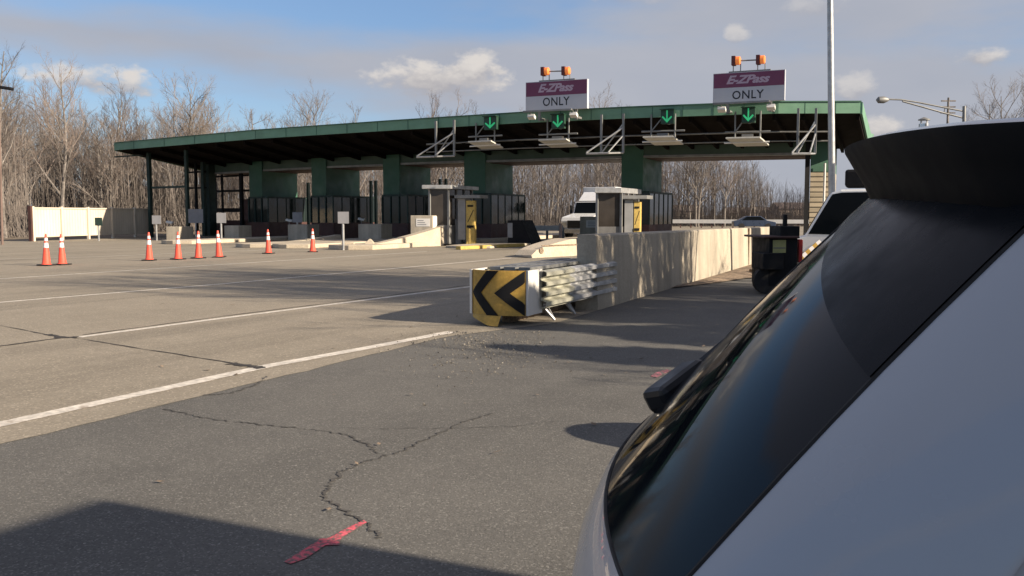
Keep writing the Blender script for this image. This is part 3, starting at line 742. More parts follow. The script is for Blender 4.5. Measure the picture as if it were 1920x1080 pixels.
# metal kiosks
def mk_kiosk(x0, x1, xr, y0, yb, label, roofw, Y, yglass):
    a = atY(x0, yb, Y); b = atY(x1, yb, Y); a.z = b.z = 0; z1 = zat(y0, a); dep = 2.6
    t = thing('metal_kiosk', label, 'kiosk', (a.x, a.y, 0), 'metal kiosks on the islands')
    u = (b - a).normalized()
    MB().wallbox(a + BD * .05, b + BD * .05, .1, 1.05, dep - .1, BD).build('base_wall', M['kiosk'], t)
    MB().wallbox(a + BD * .08 + u * .02, b + BD * .08 - u * .02, 1.05, z1 - .12, dep - .16, BD).build('glazing', M['kglass'], t)
    mb = MB()
    for p in (a, a + u * (b - a).length * .98, a + BD * dep, b + BD * dep, b + BD * dep * .33, b + BD * dep * .66): mb.box((p.x, p.y, (z1 + .1) / 2), (.10, .10, z1 - .1), BD)
    mb.build('corner_post', M['steel_d'], t)
    ra = a - u * roofw[0] - BD * .3; rb = b + u * roofw[1] - BD * .3
    MB().wallbox(ra, rb, z1 - .12, z1 + roofw[2], dep + .6, BD).build('roof', M['steel'], t, bevel=.02)
    return t, a, b, z1
mk_kiosk(806, 842, 872, 350, 450, 'narrow metal kiosk with flat pale roof standing beside the yellow cabinet', (.25, .25, .08), 46.5, 0)
mk_kiosk(1119, 1165, 1190, 357, 445, 'wider metal kiosk half hidden by the long barrier wall', (.02, .08, .12), 41.0, 0)
# grey equipment cabinet beside the kiosk
p = ground(858, 460); t = thing('equipment_cabinet', 'grey steel cabinet with coiled cables beside the narrow kiosk', 'cabinet', (p.x, p.y, 0))
a = ground(842, 460); b = ground(865, 460); MB().wallbox(a, b, 0, zat(411, a), .9, BD).build('body', M['gsteel'], t, bevel=.02)
mb = MB(); c_ = b + Vector((.08, -.12, 0))
for k in range(5): mb.lathe([(.17 - .012 * k, -.015), (.19 - .012 * k, 0), (.17 - .012 * k, .015), (.155 - .012 * k, 0), (.17 - .012 * k, -.015)], Zv(c_, .95 - .05 * k), 14, (.25 * (k % 2) - .1, -1, .35), cap=False)
mb.path([Zv(c_, .75), Zv(c_ + Vector((.1, 0, 0)), .45), Zv(c_ + Vector((-.05, 0, 0)), .2), Zv(c_ + Vector((.15, 0, 0)), .1)], .018, 6)
mb.build('cable_coil', M['blk'], t, smooth=True)
# yellow striped cabinets
for (x0, x1, y0, yb, lab, Y) in ((874, 890, 376, 455, 'tall yellow cabinet with black stripes beside the narrow kiosk', ground(880, 460.5).y), (1188, 1200, 378, 440, 'tall yellow cabinet with black stripes beside the wider kiosk', 41.2)):
    a = atY(x0, yb, Y); b = atY(x1, yb, Y); a.z = b.z = 0; z1 = zat(y0, a)
    t = thing('warning_cabinet', lab, 'cabinet', (a.x, a.y, 0), 'yellow striped cabinets')
    MB().wallbox(a, b, 0, z1, .22, BD).build('body', M['yellow'], t, bevel=.015)
    u = (b - a).normalized(); w = (b - a).length; mb = MB()
    zb = z1 * .52; mb.add([Zv(a + u * w * .15 - BD * .006, zb), Zv(a + u * w * .24 - BD * .006, zb), Zv(a + u * w * .92 - BD * .006, zb + .62), Zv(a + u * w * .84 - BD * .006, zb + .64)], [(0, 1, 2, 3)])
    mb.wallbox(a + u * w * .2 - BD * .03, a + u * w * .85 - BD * .03, z1 * .86, z1 * .90, .028, BD); mb.wallbox(a + u * w * .15 - BD * .05, a + u * w * .9 - BD * .05, z1 * .40, z1 * .45, .048, BD)
    mb.build('black_stripe', M['blk'], t, fix=False)
    MB().wallbox(a - u * .42, b - u * (w + .04), .3, z1 + .1, .6, BD).build('side_panel', M['gsteel'], t)
    MB().wallbox(a - u * .5 - BD * .2, b + u * .35 - BD * .2, z1 + .12, z1 + .28, 1.0, BD).build('canopy', M['steel_d'], t)
# yellow bollard and kerb
p = ground(880.5, 462); t = thing('bollard', 'slim yellow steel bollard in front of the yellow cabinet', 'bollard', (p.x, p.y, 0))
MB().tube(Zv(p, 0), Zv(p, zat(428, p)), .07, .07, 12).build('post', M['yellow'], t, smooth=True)
MB().lathe([(.075, 0), (.075, .05), (.02, .1)], Zv(p, zat(428, p) - .01), 12).build('cap', M['blk'], t, smooth=True)
mb = MB(); a = ground(864, 468.5); b = ground(984, 462.5); mb.wallbox(a, b, 0, .16, .3); tag(mb.build('painted_kerb', M['yellow'], bevel=.03), 'low yellow painted kerb at the foot of the kiosk island', 'kerb')
# island nose beside the wall
def nose():
    t = thing('island_nose', 'pale concrete ramp nose behind the cushion at the start of the wall island', 'concrete ramp', ground(1000, 484))
    a = ground(998, 484); b = ground(1082, 479.5); mb = MB(); d = (b - a); nn = Vector((-d.y, d.x, 0)).normalized() * .9
    zt = zat(447, b); rows = [[], [], []]
    for k in range(10):
        s = k / 9; z = .10 + (zt - .12) * min(1, (s * 1.15) ** .55); p = a + d * s
        rows[0].append(Zv(p, 0)); rows[1].append(Zv(p + nn * .05, z)); rows[2].append(Zv(p + nn, z * 1.02))
    mb.grid(rows); mb.add([rows[0][0], rows[1][0], rows[2][0]], [(0, 1, 2)]); mb.build('body', M['conc_l'], t)
    c = a + d * .20 - nn * .004; MB().lathe([(.12, 0), (.10, .012)], Zv(c, .26), 14, -nn).build('drain_hole', M['dirt'], t)
    mb = MB(); mb.wallbox(a + d * .2 - nn * .012, b - nn * .012, .42, .46, .02); mb.build('groove', M['dirt'], t)
nose()
# black low bin and kerb shapes left of it
p = ground(955, 462); t = thing('traffic_drum_base', 'dark sloping barrier end beside the wide lane', 'barrier', (p.x, p.y, 0))
mb = MB(); a = ground(952, 460); b = ground(978, 460); mb.prism([Zv(a, 0), Zv(ground(998, 460), 0), Zv(b, zat(413, b)), Zv(a, zat(413, a))], BD * 1.5); mb.build('body', M['blk'], t, bevel=.03)
MB().wallbox(a - BD * .02 + Vector((.0, 0, 0)), a - BD * .02 + Vector((.25, 0, 0)), .4, zat(418, a), .03, BD).build('plate', M['gsteel'], t)
# guard rail stub crossing behind the wide lane
a = atY(996, 426, 56); b = atY(1056, 424, 56); t = thing('guard_rail', 'short galvanised guard rail across the wide lane behind the dark barrier', 'guard rail', (a.x, a.y, 0))
MB().wallbox(a, b, a.z - .22, a.z + .1, .08).build('rail', M['steel'], t)
mb = MB()
for p in (a, (a + b) / 2, b): mb.box((p.x, p.y + .1, .4), (.15, .15, .8))
mb.build('rail_post', M['steel_d'], t)
p = atY(1051, 440, 50); tag(MB().tube((p.x, 50, 0), (p.x, 50, zat(419, p)), .09, .09, 10).build('bollard', nmat('pinkish bollard', (.36, .25, .2), .7, .15, 3)), 'stubby pinkish bollard beside the white truck', 'bollard')

# ------------------------------------------------------------------ long barrier wall
t = thing('barrier_wall', 'long pale concrete barrier wall beside the asphalt shoulder', 'barrier wall', wall_a)
th = .40; Lw = 24.5; NB = -WN
for k, (s0, s1) in enumerate(((0, 14.78), (14.82, Lw))):
    a = wall_a + WDIR * s0; b = wall_a + WDIR * s1; mb = MB()
    zt = lambda s: 1.265 - .006 * s
    for (za, zb, o0, o1) in ((0, .10, 0, 0),):
        pass
    prof0 = [(0, 0), (.0, .08), (.045, zt(s0) - .03), (.075, zt(s0)), (th - .03, zt(s0)), (th, 0)]
    prof1 = [(0, 0), (.0, .08), (.045, zt(s1) - .03), (.075, zt(s1)), (th - .03, zt(s1)), (th, 0)]
    A = [Zv(a + NB * x, z) for x, z in prof0]; B = [Zv(b + NB * x, z) for x, z in prof1]; m_ = len(A)
    mb.add(A + B, [tuple(range(m_)), tuple(range(m_, 2 * m_))] + [(i, (i + 1) % m_, m_ + (i + 1) % m_, m_ + i) for i in range(m_)])
    mb.build('wall_section', M['conc_b'], t)
mb = MB()
for s0 in (14.8,):
    p = wall_a + WDIR * s0; mb.wallbox(p - WDIR * .035 + WN * .012, p + WDIR * .035 + WN * .012, .02, 1.17, .05, NB)
mb.build('joint_strip', M['dirt'], t)

# ------------------------------------------------------------------ crash cushion
def cushion():
    c0 = ground(985, 613); c0.z = 0                      # near right corner on the ground
    wid = .86; a = c0; d = WDIR; n_ = -WN                # n_ points to the traffic side
    t = thing('crash_cushion', 'crash cushion with yellow and black chevron nose and ribbed steel sides', 'crash cushion', c0)
    zb, zt_ = .155, .80; Ln = 3.5
    # nose: gently curved plate facing oncoming traffic
    NU = 14; prof = []
    pr, pl = a, a + n_ * wid * 1.0
    for i in range(NU + 1):
        x = i / NU; bow = -.12 * (1 - (2 * x - 1) ** 2) + (.05 * max(0, (x - .86) / .14) ** 2)
        prof.append(pr + (pl - pr) * x + d * bow)
    def nose_pt(x, y, off=0.0):      # x 0 at the traffic side .. 1 at the shoulder side (chevron coordinates), y 0..1
        xx = 1 - x; i = min(NU - 1, int(xx * NU)); f = xx * NU - i; p = prof[i] * (1 - f) + prof[i + 1] * f
        return Zv(p - d * off, zb + (zt_ - zb) * y)
    mb = MB(); mb.grid([[Zv(p, zb) for p in prof], [Zv(p, zt_) for p in prof]]); mb.grid([[Zv(p + d * .05, zb) for p in prof], [Zv(p + d * .05, zt_) for p in prof]])
    mb.grid([[Zv(p, zt_) for p in prof], [Zv(p + d * .05, zt_) for p in prof]])
    nose_o = mb.build('nose_panel', M['yel_o'], t, smooth=True)
    # black chevrons pointing to the traffic side
    mb = MB()
    for (tip, wdt, arm) in ((.02, .22, .34), (.50, .27, .50)):
        for s_ in (0, 1):
            y1 = 0.0 if s_ else 1.0; K = 10; rows = []
            for k in range(K + 1):
                f = k / K; y = .5 + (y1 - .5) * f; x = tip + arm * f
                rows.append([nose_pt(min(1, x + wdt * j / 8), y, .012) for j in range(9)])
            mb.grid(rows)
    mb.build('chevron', M['blk'], nose_o, fix=False)
    # torn skirt hanging under the nose
    mb = MB(); K = 8
    r0 = []; r1 = []
    for k in range(K + 1):
        x = .02 + .60 * k / K; drop = .04 + .16 * (k / K) ** 1.2
        r0.append(nose_pt(x, 0, .01)); q = nose_pt(x, 0, .02 + .10 * (k / K)); r1.append(Vector((q.x, q.y, max(.015, zb - drop))))
    mb.grid([r0, r1]); sk = mb.build('skirt', M['yel_o'], t, smooth=True)
    # side: plain white panel behind the nose then overlapping W-beam panels
    for sgn, base in ((1, a), (-1, a + n_ * wid)):
        o = WN * sgn
        mb = MB(); q0 = base + d * .02; q1 = base + d * .55
        mb.wallbox(q0, q1, zb + .0, zt_ - .0, .035, o); mb.build('nose_side_panel', M['white'], t)
        # ribbed beams
        ribs = 4; zz = []
        for k in range(ribs):
            z0 = zb + .06 + (zt_ - zb - .06) * k / ribs; hh = (zt_ - zb - .06) / ribs
            zz += [(z0 + hh * .02, .0), (z0 + hh * .16, .0), (z0 + hh * .34, .085), (z0 + hh * .72, .085), (z0 + hh * .92, .0)]
        for j, (s0, s1, of) in enumerate(((.42, 1.5, .055), (1.38, 2.45, .035), (2.33, Ln, .015))):
            flare = .18
            r0 = [Zv(base + d * s0 + o * (of + x + flare * s0 / Ln), z) for z, x in zz]; r1 = [Zv(base + d * s1 + o * (of - .02 + x + flare * s1 / Ln), z) for z, x in zz]
            r2 = [Zv(base + d * s0 + o * (of + x - .012 + flare * s0 / Ln), z) for z, x in zz]
            mb = MB(); mb.grid([r2, r0, r1]); mb.build('beam_panel', M['rail'] if j else nmat('yellow stained steel', (.46, .45, .36), .5, .25, 3, metal=.4), t)
    # top covers and internal diaphragms
    for s0 in (.62, 1.4, 2.3, 3.2): MB().wallbox(a + d * s0, a + n_ * wid + d * s0, zb + .04, zt_ - .035, .05, d).build('diaphragm', M['steel_d'], t)
    mb = MB()
    for k in range(3): mb.wallbox(a + n_ * (.12 + .24 * k) + d * .45, a + n_ * (.30 + .24 * k) + d * .45, zt_ - .03 + .001 * k, zt_ + .02, Ln - .5, d)
    mb.build('top_cover', M['steel_d'], t)
    mb = MB(); mb.wallbox(a + n_ * .08 + d * .1, a + n_ * (wid - .08) + d * .1, zb + .05, zt_ - .05, .5, d); mb.build('core_box', M['blk'], t)
    # legs and ground rail
    for s0 in (.75, 1.65, 2.75):
        for o in (.03, wid - .03):
            p = a + n_ * o + d * s0; sg = 1 if o < .4 else -1
            MB().tube(Zv(p, zb + .06), Zv(p + WN * .16 * sg - d * -.06, .02), .022, .022, 6).tube(Zv(p + d * .16, zb + .06), Zv(p + WN * .16 * sg + d * .06, .02), .018, .018, 6).build('leg', M['steel'], t)
    mb = MB(); mb.wallbox(a + n_ * .36 + d * .3, a + n_ * .50 + d * .3, .012, .10, Ln + .4, d); mb.build('ground_rail', M['dirt'], t)
cushion()

# ------------------------------------------------------------------ traffic cones
def mk_cone():
    t = thing('traffic_cone', 'x', 'traffic cone', (0, 0, 0), 'orange cones across the toll lane')
    MB().box((0, 0, .02), (.40, .40, .04)).build('base', M['rubber'], t, bevel=.01)
    MB().lathe([(.155, .04), (.125, .07), (.033, .97), (.026, .99), (.018, .99)], (0, 0, 0), 22).build('body', M['orange'], t, smooth=True)
    r = lambda z: .1275 - (z - .05) * .1027 + .004
    MB().lathe([(r(.56), .56), (r(.71), .71)], (0, 0, 0), 22, cap=False).build('collar', M['collar'], t, smooth=True)
    MB().lathe([(r(.77), .77), (r(.865), .865)], (0, 0, 0), 22, cap=False).build('collar', M['collar'], t, smooth=True)
    return t
cone0 = mk_cone()
CN = [(87, 498, 'tall orange cone nearest the edge of the toll apron, outer one of a close pair'), (117, 496.5, 'tall orange cone standing close beside the outermost one, inner one of the pair'), (280, 488.5, 'tall orange cone standing alone in front of the grey end frame post'),
      (334, 486.5, 'tall orange cone in front of the pale block by the stair tower'), (372, 484.5, 'tall orange cone below the larger grey sign panel'), (411, 482.5, 'tall orange cone below the grey sign at the stair tower'),
      (503.5, 475.5, 'orange cone standing alone before the first pier'), (586.5, 472.5, 'orange cone nearest the pointed island nose')]
for i, (x, y, lab) in enumerate(CN):
    p = ground(x, y, .008); r_ = random.uniform(-.5, .5)
    tl = (random.uniform(-.025, .025), random.uniform(-.03, .03), r_)
    if i == 0: cone0.location = p; cone0["label"] = lab; cone0.rotation_euler = tl
    else: copy_thing(cone0, p, r_, random.uniform(.985, 1.01), lab).rotation_euler = tl

# ------------------------------------------------------------------ cream fence
fa = ground(62, 452.5); fb = atY(238, 441, 62.9); fb.z = 0
fdir = (fb - fa).normalized(); fb2 = fa + (fb - fa) * 1.32
t = thing('board_fence', 'cream vertical board fence at the edge of the woods, partly in shade', 'fence', fa)
zf = 2.0; L_ = (fb2 - fa).length; fn = Vector((fdir.y, -fdir.x, 0)); mb = MB(); k = 0; s = 0
while s < L_:
    mb.wallbox(fa + fdir * s, fa + fdir * min(L_, s + .235), .22, zf - .06, .02 + .045 * (k % 2), -fn); s += .25; k += 1
mb.build('boards', M['cream'], t)
s = 0
while s <= L_:
    p = fa + fdir * s; MB().box((p.x + fn.x * .05, p.y + fn.y * .05, zf / 2 + .04), (.15, .15, zf + .08), fdir).build('fence_post', M['cream'], t); s += 2.45
mb = MB(); mb.wallbox(fa - fn * .01, fb2 - fn * .01, zf - .06, zf + .02, .07, fn); mb.wallbox(fa + fn * .02, fb2 + fn * .02, .24, .34, .03, fn); mb.build('rail', M['cream'], t)
mb = MB(); p = fa - fdir * .15; mb.box((p.x, p.y, 1.02), (.14, .2, 2.15), fdir); mb.build('end_post', M['brown'], t)

# ------------------------------------------------------------------ poles and lamps
Yp = 36.0; p = atY(1560, 356, Yp); pt = atY(1556.5, 0, Yp); ptop = p + (pt - p) * ((13.5 - p.z) / (pt.z - p.z)); p = p + (pt - p) * ((.3 - p.z) / (pt.z - p.z))
t = thing('light_pole', 'tall pale steel light pole rising out of the picture beside the canopy end', 'light pole', (p.x, Yp, 0))
MB().tube((p.x, Yp, .3), (ptop.x, Yp, 13.5), .145, .10, 18).build('shaft', M['steel'], t, smooth=True)
MB().lathe([(.24, 0), (.24, .1), (.17, .14), (.15, .36)], (p.x, Yp, 0), 16).build('base_flange', M['steel_d'], t, smooth=True)
MB().path([(ptop.x, Yp, 13.5), (p.x + 1.2, Yp - .4, 13.9), (p.x + 2.4, Yp - .8, 13.95)], .04).build('arm', M['steel'], t)
MB().box((p.x + 2.7, Yp - .9, 13.93), (.7, .3, .16), (.95, -.3, 0)).build('lamp_head', M['steel_d'], t, bevel=.05)
# double arm street lamp
Yl = 34.0
def mk_street_lamp():
    base = atY(1812, 262, Yl); t = thing('street_lamp', 'street lamp with a long double truss arm above the silver car roof', 'street lamp', (base.x, Yl, 0))
    tp = atY(1808, 199, Yl)
    MB().tube((base.x, Yl, 0), (tp.x, Yl, tp.z), .10, .06, 12).build('pole', M['steel_d'], t, smooth=True)
    u_ = [atY(*q, Yl) for q in ((1809, 209), (1772, 202), (1722, 192), (1690, 187), (1662, 186))]; l_ = [atY(*q, Yl) for q in ((1810, 222), (1770, 212), (1728, 200), (1692, 190))]
    mb = MB(); mb.path(u_, .03); mb.path(l_, .032); mb.tube(u_[1], l_[1], .018, .018, 6); mb.build('arm', M['steel_d'], t)
    a = atY(1643, 187.5, Yl); b = atY(1665, 187, Yl); d = b - a
    MB().lathe([(.03, 0), (.12, .08), (.13, .28), (.07, .42), (.04, .46)], a, 12, d).build('lamp_head', M['steel_d'], t, smooth=True)
mk_street_lamp()
p = atY(1774, 300, 70); tz = zat(183, p)
t = thing('utility_pole', 'thin distant utility pole with crossarms behind the street lamp', 'utility pole', (p.x, 70, 0))
MB().tube((p.x, 70, 0), (p.x, 70, tz), .12, .08, 8).build('pole', M['bark'], t)
mb = MB()
for k in range(3): mb.box((p.x, 70, tz - .25 - .45 * k), (1.1, .1, .09))
mb.build('crossarm', M['bark'], t)
# flue pipe
p = atY(1731.5, 262, 24); z1 = zat(232, p)
t = thing('flue_pipe', 'shiny metal flue pipe with a rain cap above the silver car roof', 'flue', (p.x, 24, 0))
MB().tube((p.x, 24, 0), (p.x, 24, z1), .125, .125, 20).build('pipe', nmat('bright flue steel', (.6, .6, .6), .25, .1, 3, metal=.9), t, smooth=True)
MB().lathe([(.15, z1 + .09), (.15, z1 + .11), (.02, z1 + .17)], (p.x, 24, 0), 18).build('rain_cap', M['steel_d'], t, smooth=True)
mb = MB()
for k in range(4):
    an = k * math.pi / 2 + .5; mb.tube((p.x + .1 * math.cos(an), 24 + .1 * math.sin(an), z1 - .02), (p.x + .1 * math.cos(an), 24 + .1 * math.sin(an), z1 + .10), .012, .012, 5)
mb.build('cap_bracket', M['steel'], t)
# lamp at the far wood edge
Y2 = 48; p = atY(-3, 300, Y2); tp = atY(-3, 165, Y2)
t = thing('street_lamp', 'slim street lamp in front of the woods at the fence end', 'street lamp', (p.x, Y2, 0))
MB().tube((p.x, Y2, 0), (tp.x, Y2, tp.z), .07, .05, 10).build('pole', nmat('brown pole', (.16, .11, .09), .8, .2, 2), t, smooth=True)
q = atY(17, 165, Y2); MB().box(((q.x + tp.x) / 2 + .1, Y2, q.z), (.75, .3, .16), (1, 0, -.15), (0, 1, 0)).build('lamp_head', M['blk'], t, bevel=.05)

# ------------------------------------------------------------------ white lorry coming through the wide lane
def lorry():
    Yt = 63.0; c = atY(1114, 436, Yt); o = Vector((c.x, Yt, 0)); hd = -LANE; rt = Vector((-hd.y, hd.x, 0)) * -1
    t = thing('box_lorry', 'white box lorry with a black windscreen coming through the wide lane', 'lorry', o)
    def pt(f, s, z): return o + hd * f + rt * s + Vector((0, 0, z))
    def loft(prof, w, name, mat, par, inset=.06, bev=.04):
        mb = MB(); A = [pt(f, -w, z) for f, z in prof]; B = [pt(f, w, z) for f, z in prof]; n_ = len(A)
        mb.add(A + B, [tuple(range(n_)), tuple(range(n_, 2 * n_))] + [(i, (i + 1) % n_, n_ + (i + 1) % n_, n_ + i) for i in range(n_)]); return mb.build(name, mat, par, bevel=bev)
    cab = loft([(1.0, .55), (3.0, .55), (3.05, 1.15), (2.85, 1.42), (1.15, 1.68), (.75, 2.45), (-.6, 2.5), (-.6, .55)], 1.08, 'cab', M['truckwhite'], t)
    loft([(-.2, 2.5), (.55, 2.52), (-.35, 3.15), (-.6, 3.15)], .98, 'roof_fairing', M['truckwhite'], t)
    loft([(1.17, 1.60), (1.20, 1.66), (.82, 2.42), (.76, 2.40)], .98, 'windscreen', M['carglass'], t, bev=0)
    for s_ in (-1, 1):
        mb = MB(); mb.add([pt(.95, s_ * 1.09, 1.62), pt(-.1, s_ * 1.09, 1.62), pt(-.1, s_ * 1.09, 2.35), pt(.65, s_ * 1.09, 2.35)], [(0, 1, 2, 3)]); mb.build('side_window', M['carglass'], t, fix=False)
        mb = MB(); mb.box(pt(.95, s_ * 1.3, 1.95), (.18, .12, .55), hd); mb.build('mirror', M['trimblk'], t)
        mb = MB(); mb.box(pt(3.07, s_ * .8, .95), (.05, .35, .22), hd); mb.build('headlight', M['lens'], t)
    MB().box(pt(3.07, 0, .95), (.05, 1.1, .5), hd).build('grille', M['trimblk'], t); MB().box(pt(3.1, 0, .5), (.25, 2.2, .28), hd).build('bumper', M['steel'], t, bevel=.03)
    MB().box(pt(-4.1, 0, 2.15), (6.6, 2.45, 2.7), hd).build('cargo_box', M['truckwhite'], t, bevel=.03)
    for f in (2.0, -5.2):
        for s_ in (-1, 1):
            w = MB().lathe([(.3, -.14), (.48, -.13), (.50, -.05), (.50, .05), (.48, .13), (.3, .14)], pt(f, s_ * .95, .50), 20, rt).build('wheel', M['rubber'], t, smooth=True)
lorry()
# ------------------------------------------------------------------ far traffic and guard rails, houses
t = thing('guard_rail', 'long white guard rail along the road beyond the widest lane opening', 'guard rail', atY(1320, 420, 110))
a = atY(1200, 417.5, 110); b = atY(1560, 417, 104); MB().wallbox(a, b, .55, 1.0, .1).build('rail', M['white'], t)
mb = MB(); 
for k in range(19):
    p = a + (b - a) * (k / 18); mb.box((p.x, p.y + .15, .4), (.14, .14, .8))
mb.build('rail_post', M['brown'], t)
def far_car():
    o = atY(1413, 421, 99); o.z = 0; t = thing('parked_car', 'small dark blue car beyond the widest lane opening', 'car', o)
    X = Vector((1, -.1, 0)).normalized(); Yv = Vector((.1, 1, 0))
    prof = [(-2.2, .3), (2.2, .3), (2.25, .75), (1.3, .95), (.6, 1.42), (-.9, 1.42), (-1.7, .98), (-2.25, .85)]
    mb = MB(); A = [o + X * x - Yv * .85 + Vector((0, 0, z)) for x, z in prof]; mb.prism(A, Yv * 1.7); mb.build('body', M['blue'], t, bevel=.05)
    mb = MB(); mb.add([o + X * x - Yv * .86 + Vector((0, 0, z)) for x, z in ((1.1, .98), (.55, 1.36), (-.85, 1.36), (-1.4, .98))], [(0, 1, 2, 3)]); mb.build('side_window', M['carglass'], t)
    for x in (-1.4, 1.4): MB().lathe([(.2, -.1), (.32, -.1), (.32, .1), (.2, .1)], o + X * x - Yv * .8 + Vector((0, 0, .32)), 16, Yv).build('wheel', M['rubber'], t)
far_car()
for i, (px, w, hh, Y, lab) in enumerate(((1284, 4, 2.2, 160, 'small pale distant house behind the traffic island end'), (1422, 12, 1.8, 165, 'long low distant house beyond the blue car'), (1490, 7, 2.6, 160, 'pinkish distant house at the canopy end opening'), (240, 9, 4.2, 120, 'low brown distant house behind the fence woods'), (325, 10, 4.2, 122, 'low distant house behind the grey frame posts'))):
    p = atY(px, 415, Y); p.z = 0; t = thing('house', lab, 'house', p)
    MB().box((p.x, p.y, hh * .5), (w, 6, hh)).build('wall', M['brick'], t)
    mb = MB(); mb.prism([(p.x - w / 2 - .3, p.y - 3.3, hh), (p.x - w / 2 - .3, p.y + 3.3, hh), (p.x - w / 2 - .3, p.y, hh + 1.1)], (w + .6, 0, 0)); mb.build('roof', M['roofing'], t)
    for k in (-.28, .2): MB().box((p.x + w * k, p.y - 3.02, hh * .55), (1.1, .06, 1.0)).build('window', M['dglass'], t)

# ------------------------------------------------------------------ work vehicles on the shoulder
def work_van():
    Yv = 28.5; near = atY(1507, 470, Yv); o = Vector((near.x, Yv, 0)); fw = Vector((-.93, .37, 0)).normalized(); rt = Vector((fw.y, -fw.x, 0)) ; nr = Vector((-fw.y, fw.x, 0))
    # local: x = forward (to the traffic), y = towards the viewer
    t = thing('work_van', 'white work van with dark side glass and a black roof rack parked on the shoulder', 'van', o)
    nr = Vector((-.37, -.93, 0)).normalized()
    def pt(x, y, z): return o + fw * x + nr * y + Vector((0, 0, z))
    prof = [(.45, .40), (.52, .65), (.35, .86), (-.02, .95), (-.74, 2.26), (-1.05, 2.36), (-4.9, 2.40), (-5.1, 1.0), (-5.0, .40)]
    mb = MB(); A = [pt(x, 0, z) for x, z in prof]; mb.prism(A, nr * -1.9); mb.build('body', M['truckwhite'], t, bevel=.06)
    mb = MB(); mb.add([pt(x, .008, z) for x, z in ((-.12, .99), (-.80, 2.22), (-1.08, 2.27), (-2.9, 2.29), (-2.9, .94))], [(0, 1, 2, 3, 4)]); mb.build('side_window', M['carglass'], t)
    mb = MB(); mb.add([pt(.0, -.1, .99), pt(.0, -1.8, .99), pt(-.70, -1.7, 2.24), pt(-.70, -.2, 2.24)], [(0, 1, 2, 3)]); mb.build('windscreen', M['carglass'], t)
    mb = MB(); mb.wallbox(pt(-1.15, -.1, 0), pt(-3.9, -.1, 0), 2.44, 2.98, 1.5, -nr); mb.build('roof_rack', M['blk'], t, bevel=.08)
    for x in (-.5, -4.1):
        MB().lathe([(.2, -.11), (.36, -.11), (.37, 0), (.36, .11), (.2, .11)], pt(x, -.1, .37), 20, nr).build('wheel', M['rubber'], t, smooth=True)
    MB().box(pt(.33, -.3, .78), (.08, .35, .2), fw).build('headlight', M['lens'], t)
work_van()
def generator():
    Yg = 18.2; c = atY(1466, 500, Yg); o = Vector((c.x, Yg, 0)); t = thing('equipment_trailer', 'black equipment trailer with a yellowed placard in front of the white van', 'trailer', o)
    def rect(x0, x1, y0, y1, dep, name, mat, par=t, yoff=0, bev=.015):
        a = atY(x0, y1, Yg + yoff); b = atY(x1, y0, Yg + yoff); return MB().box(((a.x + b.x) / 2, Yg + yoff + dep / 2, (a.z + b.z) / 2), (b.x - a.x, dep, b.z - a.z)).build(name, mat, par, bevel=bev)
    body = rect(1441, 1496, 445, 536, 1.3, 'body', M['blk']); rect(1431, 1470, 475, 506, .9, 'fender', M['blk'], yoff=-.25); rect(1433, 1500, 443, 447, 1.6, 'lid', M['brown'], yoff=-.12)
    rect(1463, 1500, 424, 443, .8, 'upper_box', M['blk'], yoff=.2); rect(1470, 1477, 402, 424, .12, 'exhaust_stack', M['blk'], yoff=.4)
    rect(1449, 1474, 450, 474, .012, 'placard', M['plate'], body, yoff=-.013, bev=0); rect(1450, 1473, 464, 466, .006, 'placard_rule', M['kiosk'], body, yoff=-.02, bev=0)
    for dx in (.1, .55): MB().lathe([(.12, -.09), (.27, -.09), (.27, .09), (.12, .09)], (o.x - .42 + dx * 1.4, Yg + .1, .27), 16, (0, 1, 0)).build('wheel', M['rubber'], t, smooth=True)
    rect(1497, 1506, 449, 492, .25, 'tail_lamp_post', M['red'], yoff=.15)
generator()
def barricade():
    Yb = 21.2; t = thing('barricade', 'orange and white striped barricade leaning beside the black trailer', 'barricade', atY(1515, 540, Yb) * 1)
    a = atY(1500, 488, Yb); b = atY(1540, 454, Yb); d = (b - a); n_ = d.length; d.normalize(); up = Vector((-d.z, 0, d.x))
    for k in range(6):
        m_ = M['orange'] if k % 2 == 0 else M['collar']
        if k % 2 == 0: m_ = M['yel_o']
        c = a + d * n_ * (k + .5) / 6; MB().box(c, (n_ / 6, .03, .16), d, (0, 1, 0)).build('stripe', m_, t)
    mb = MB(); mb.box((b.x + .1, Yb + .06, b.z / 2), (.06, .06, b.z)); mb.box((a.x + .1, Yb + .06, a.z / 2), (.06, .06, a.z)); mb.build('leg', M['white'], t)
barricade()

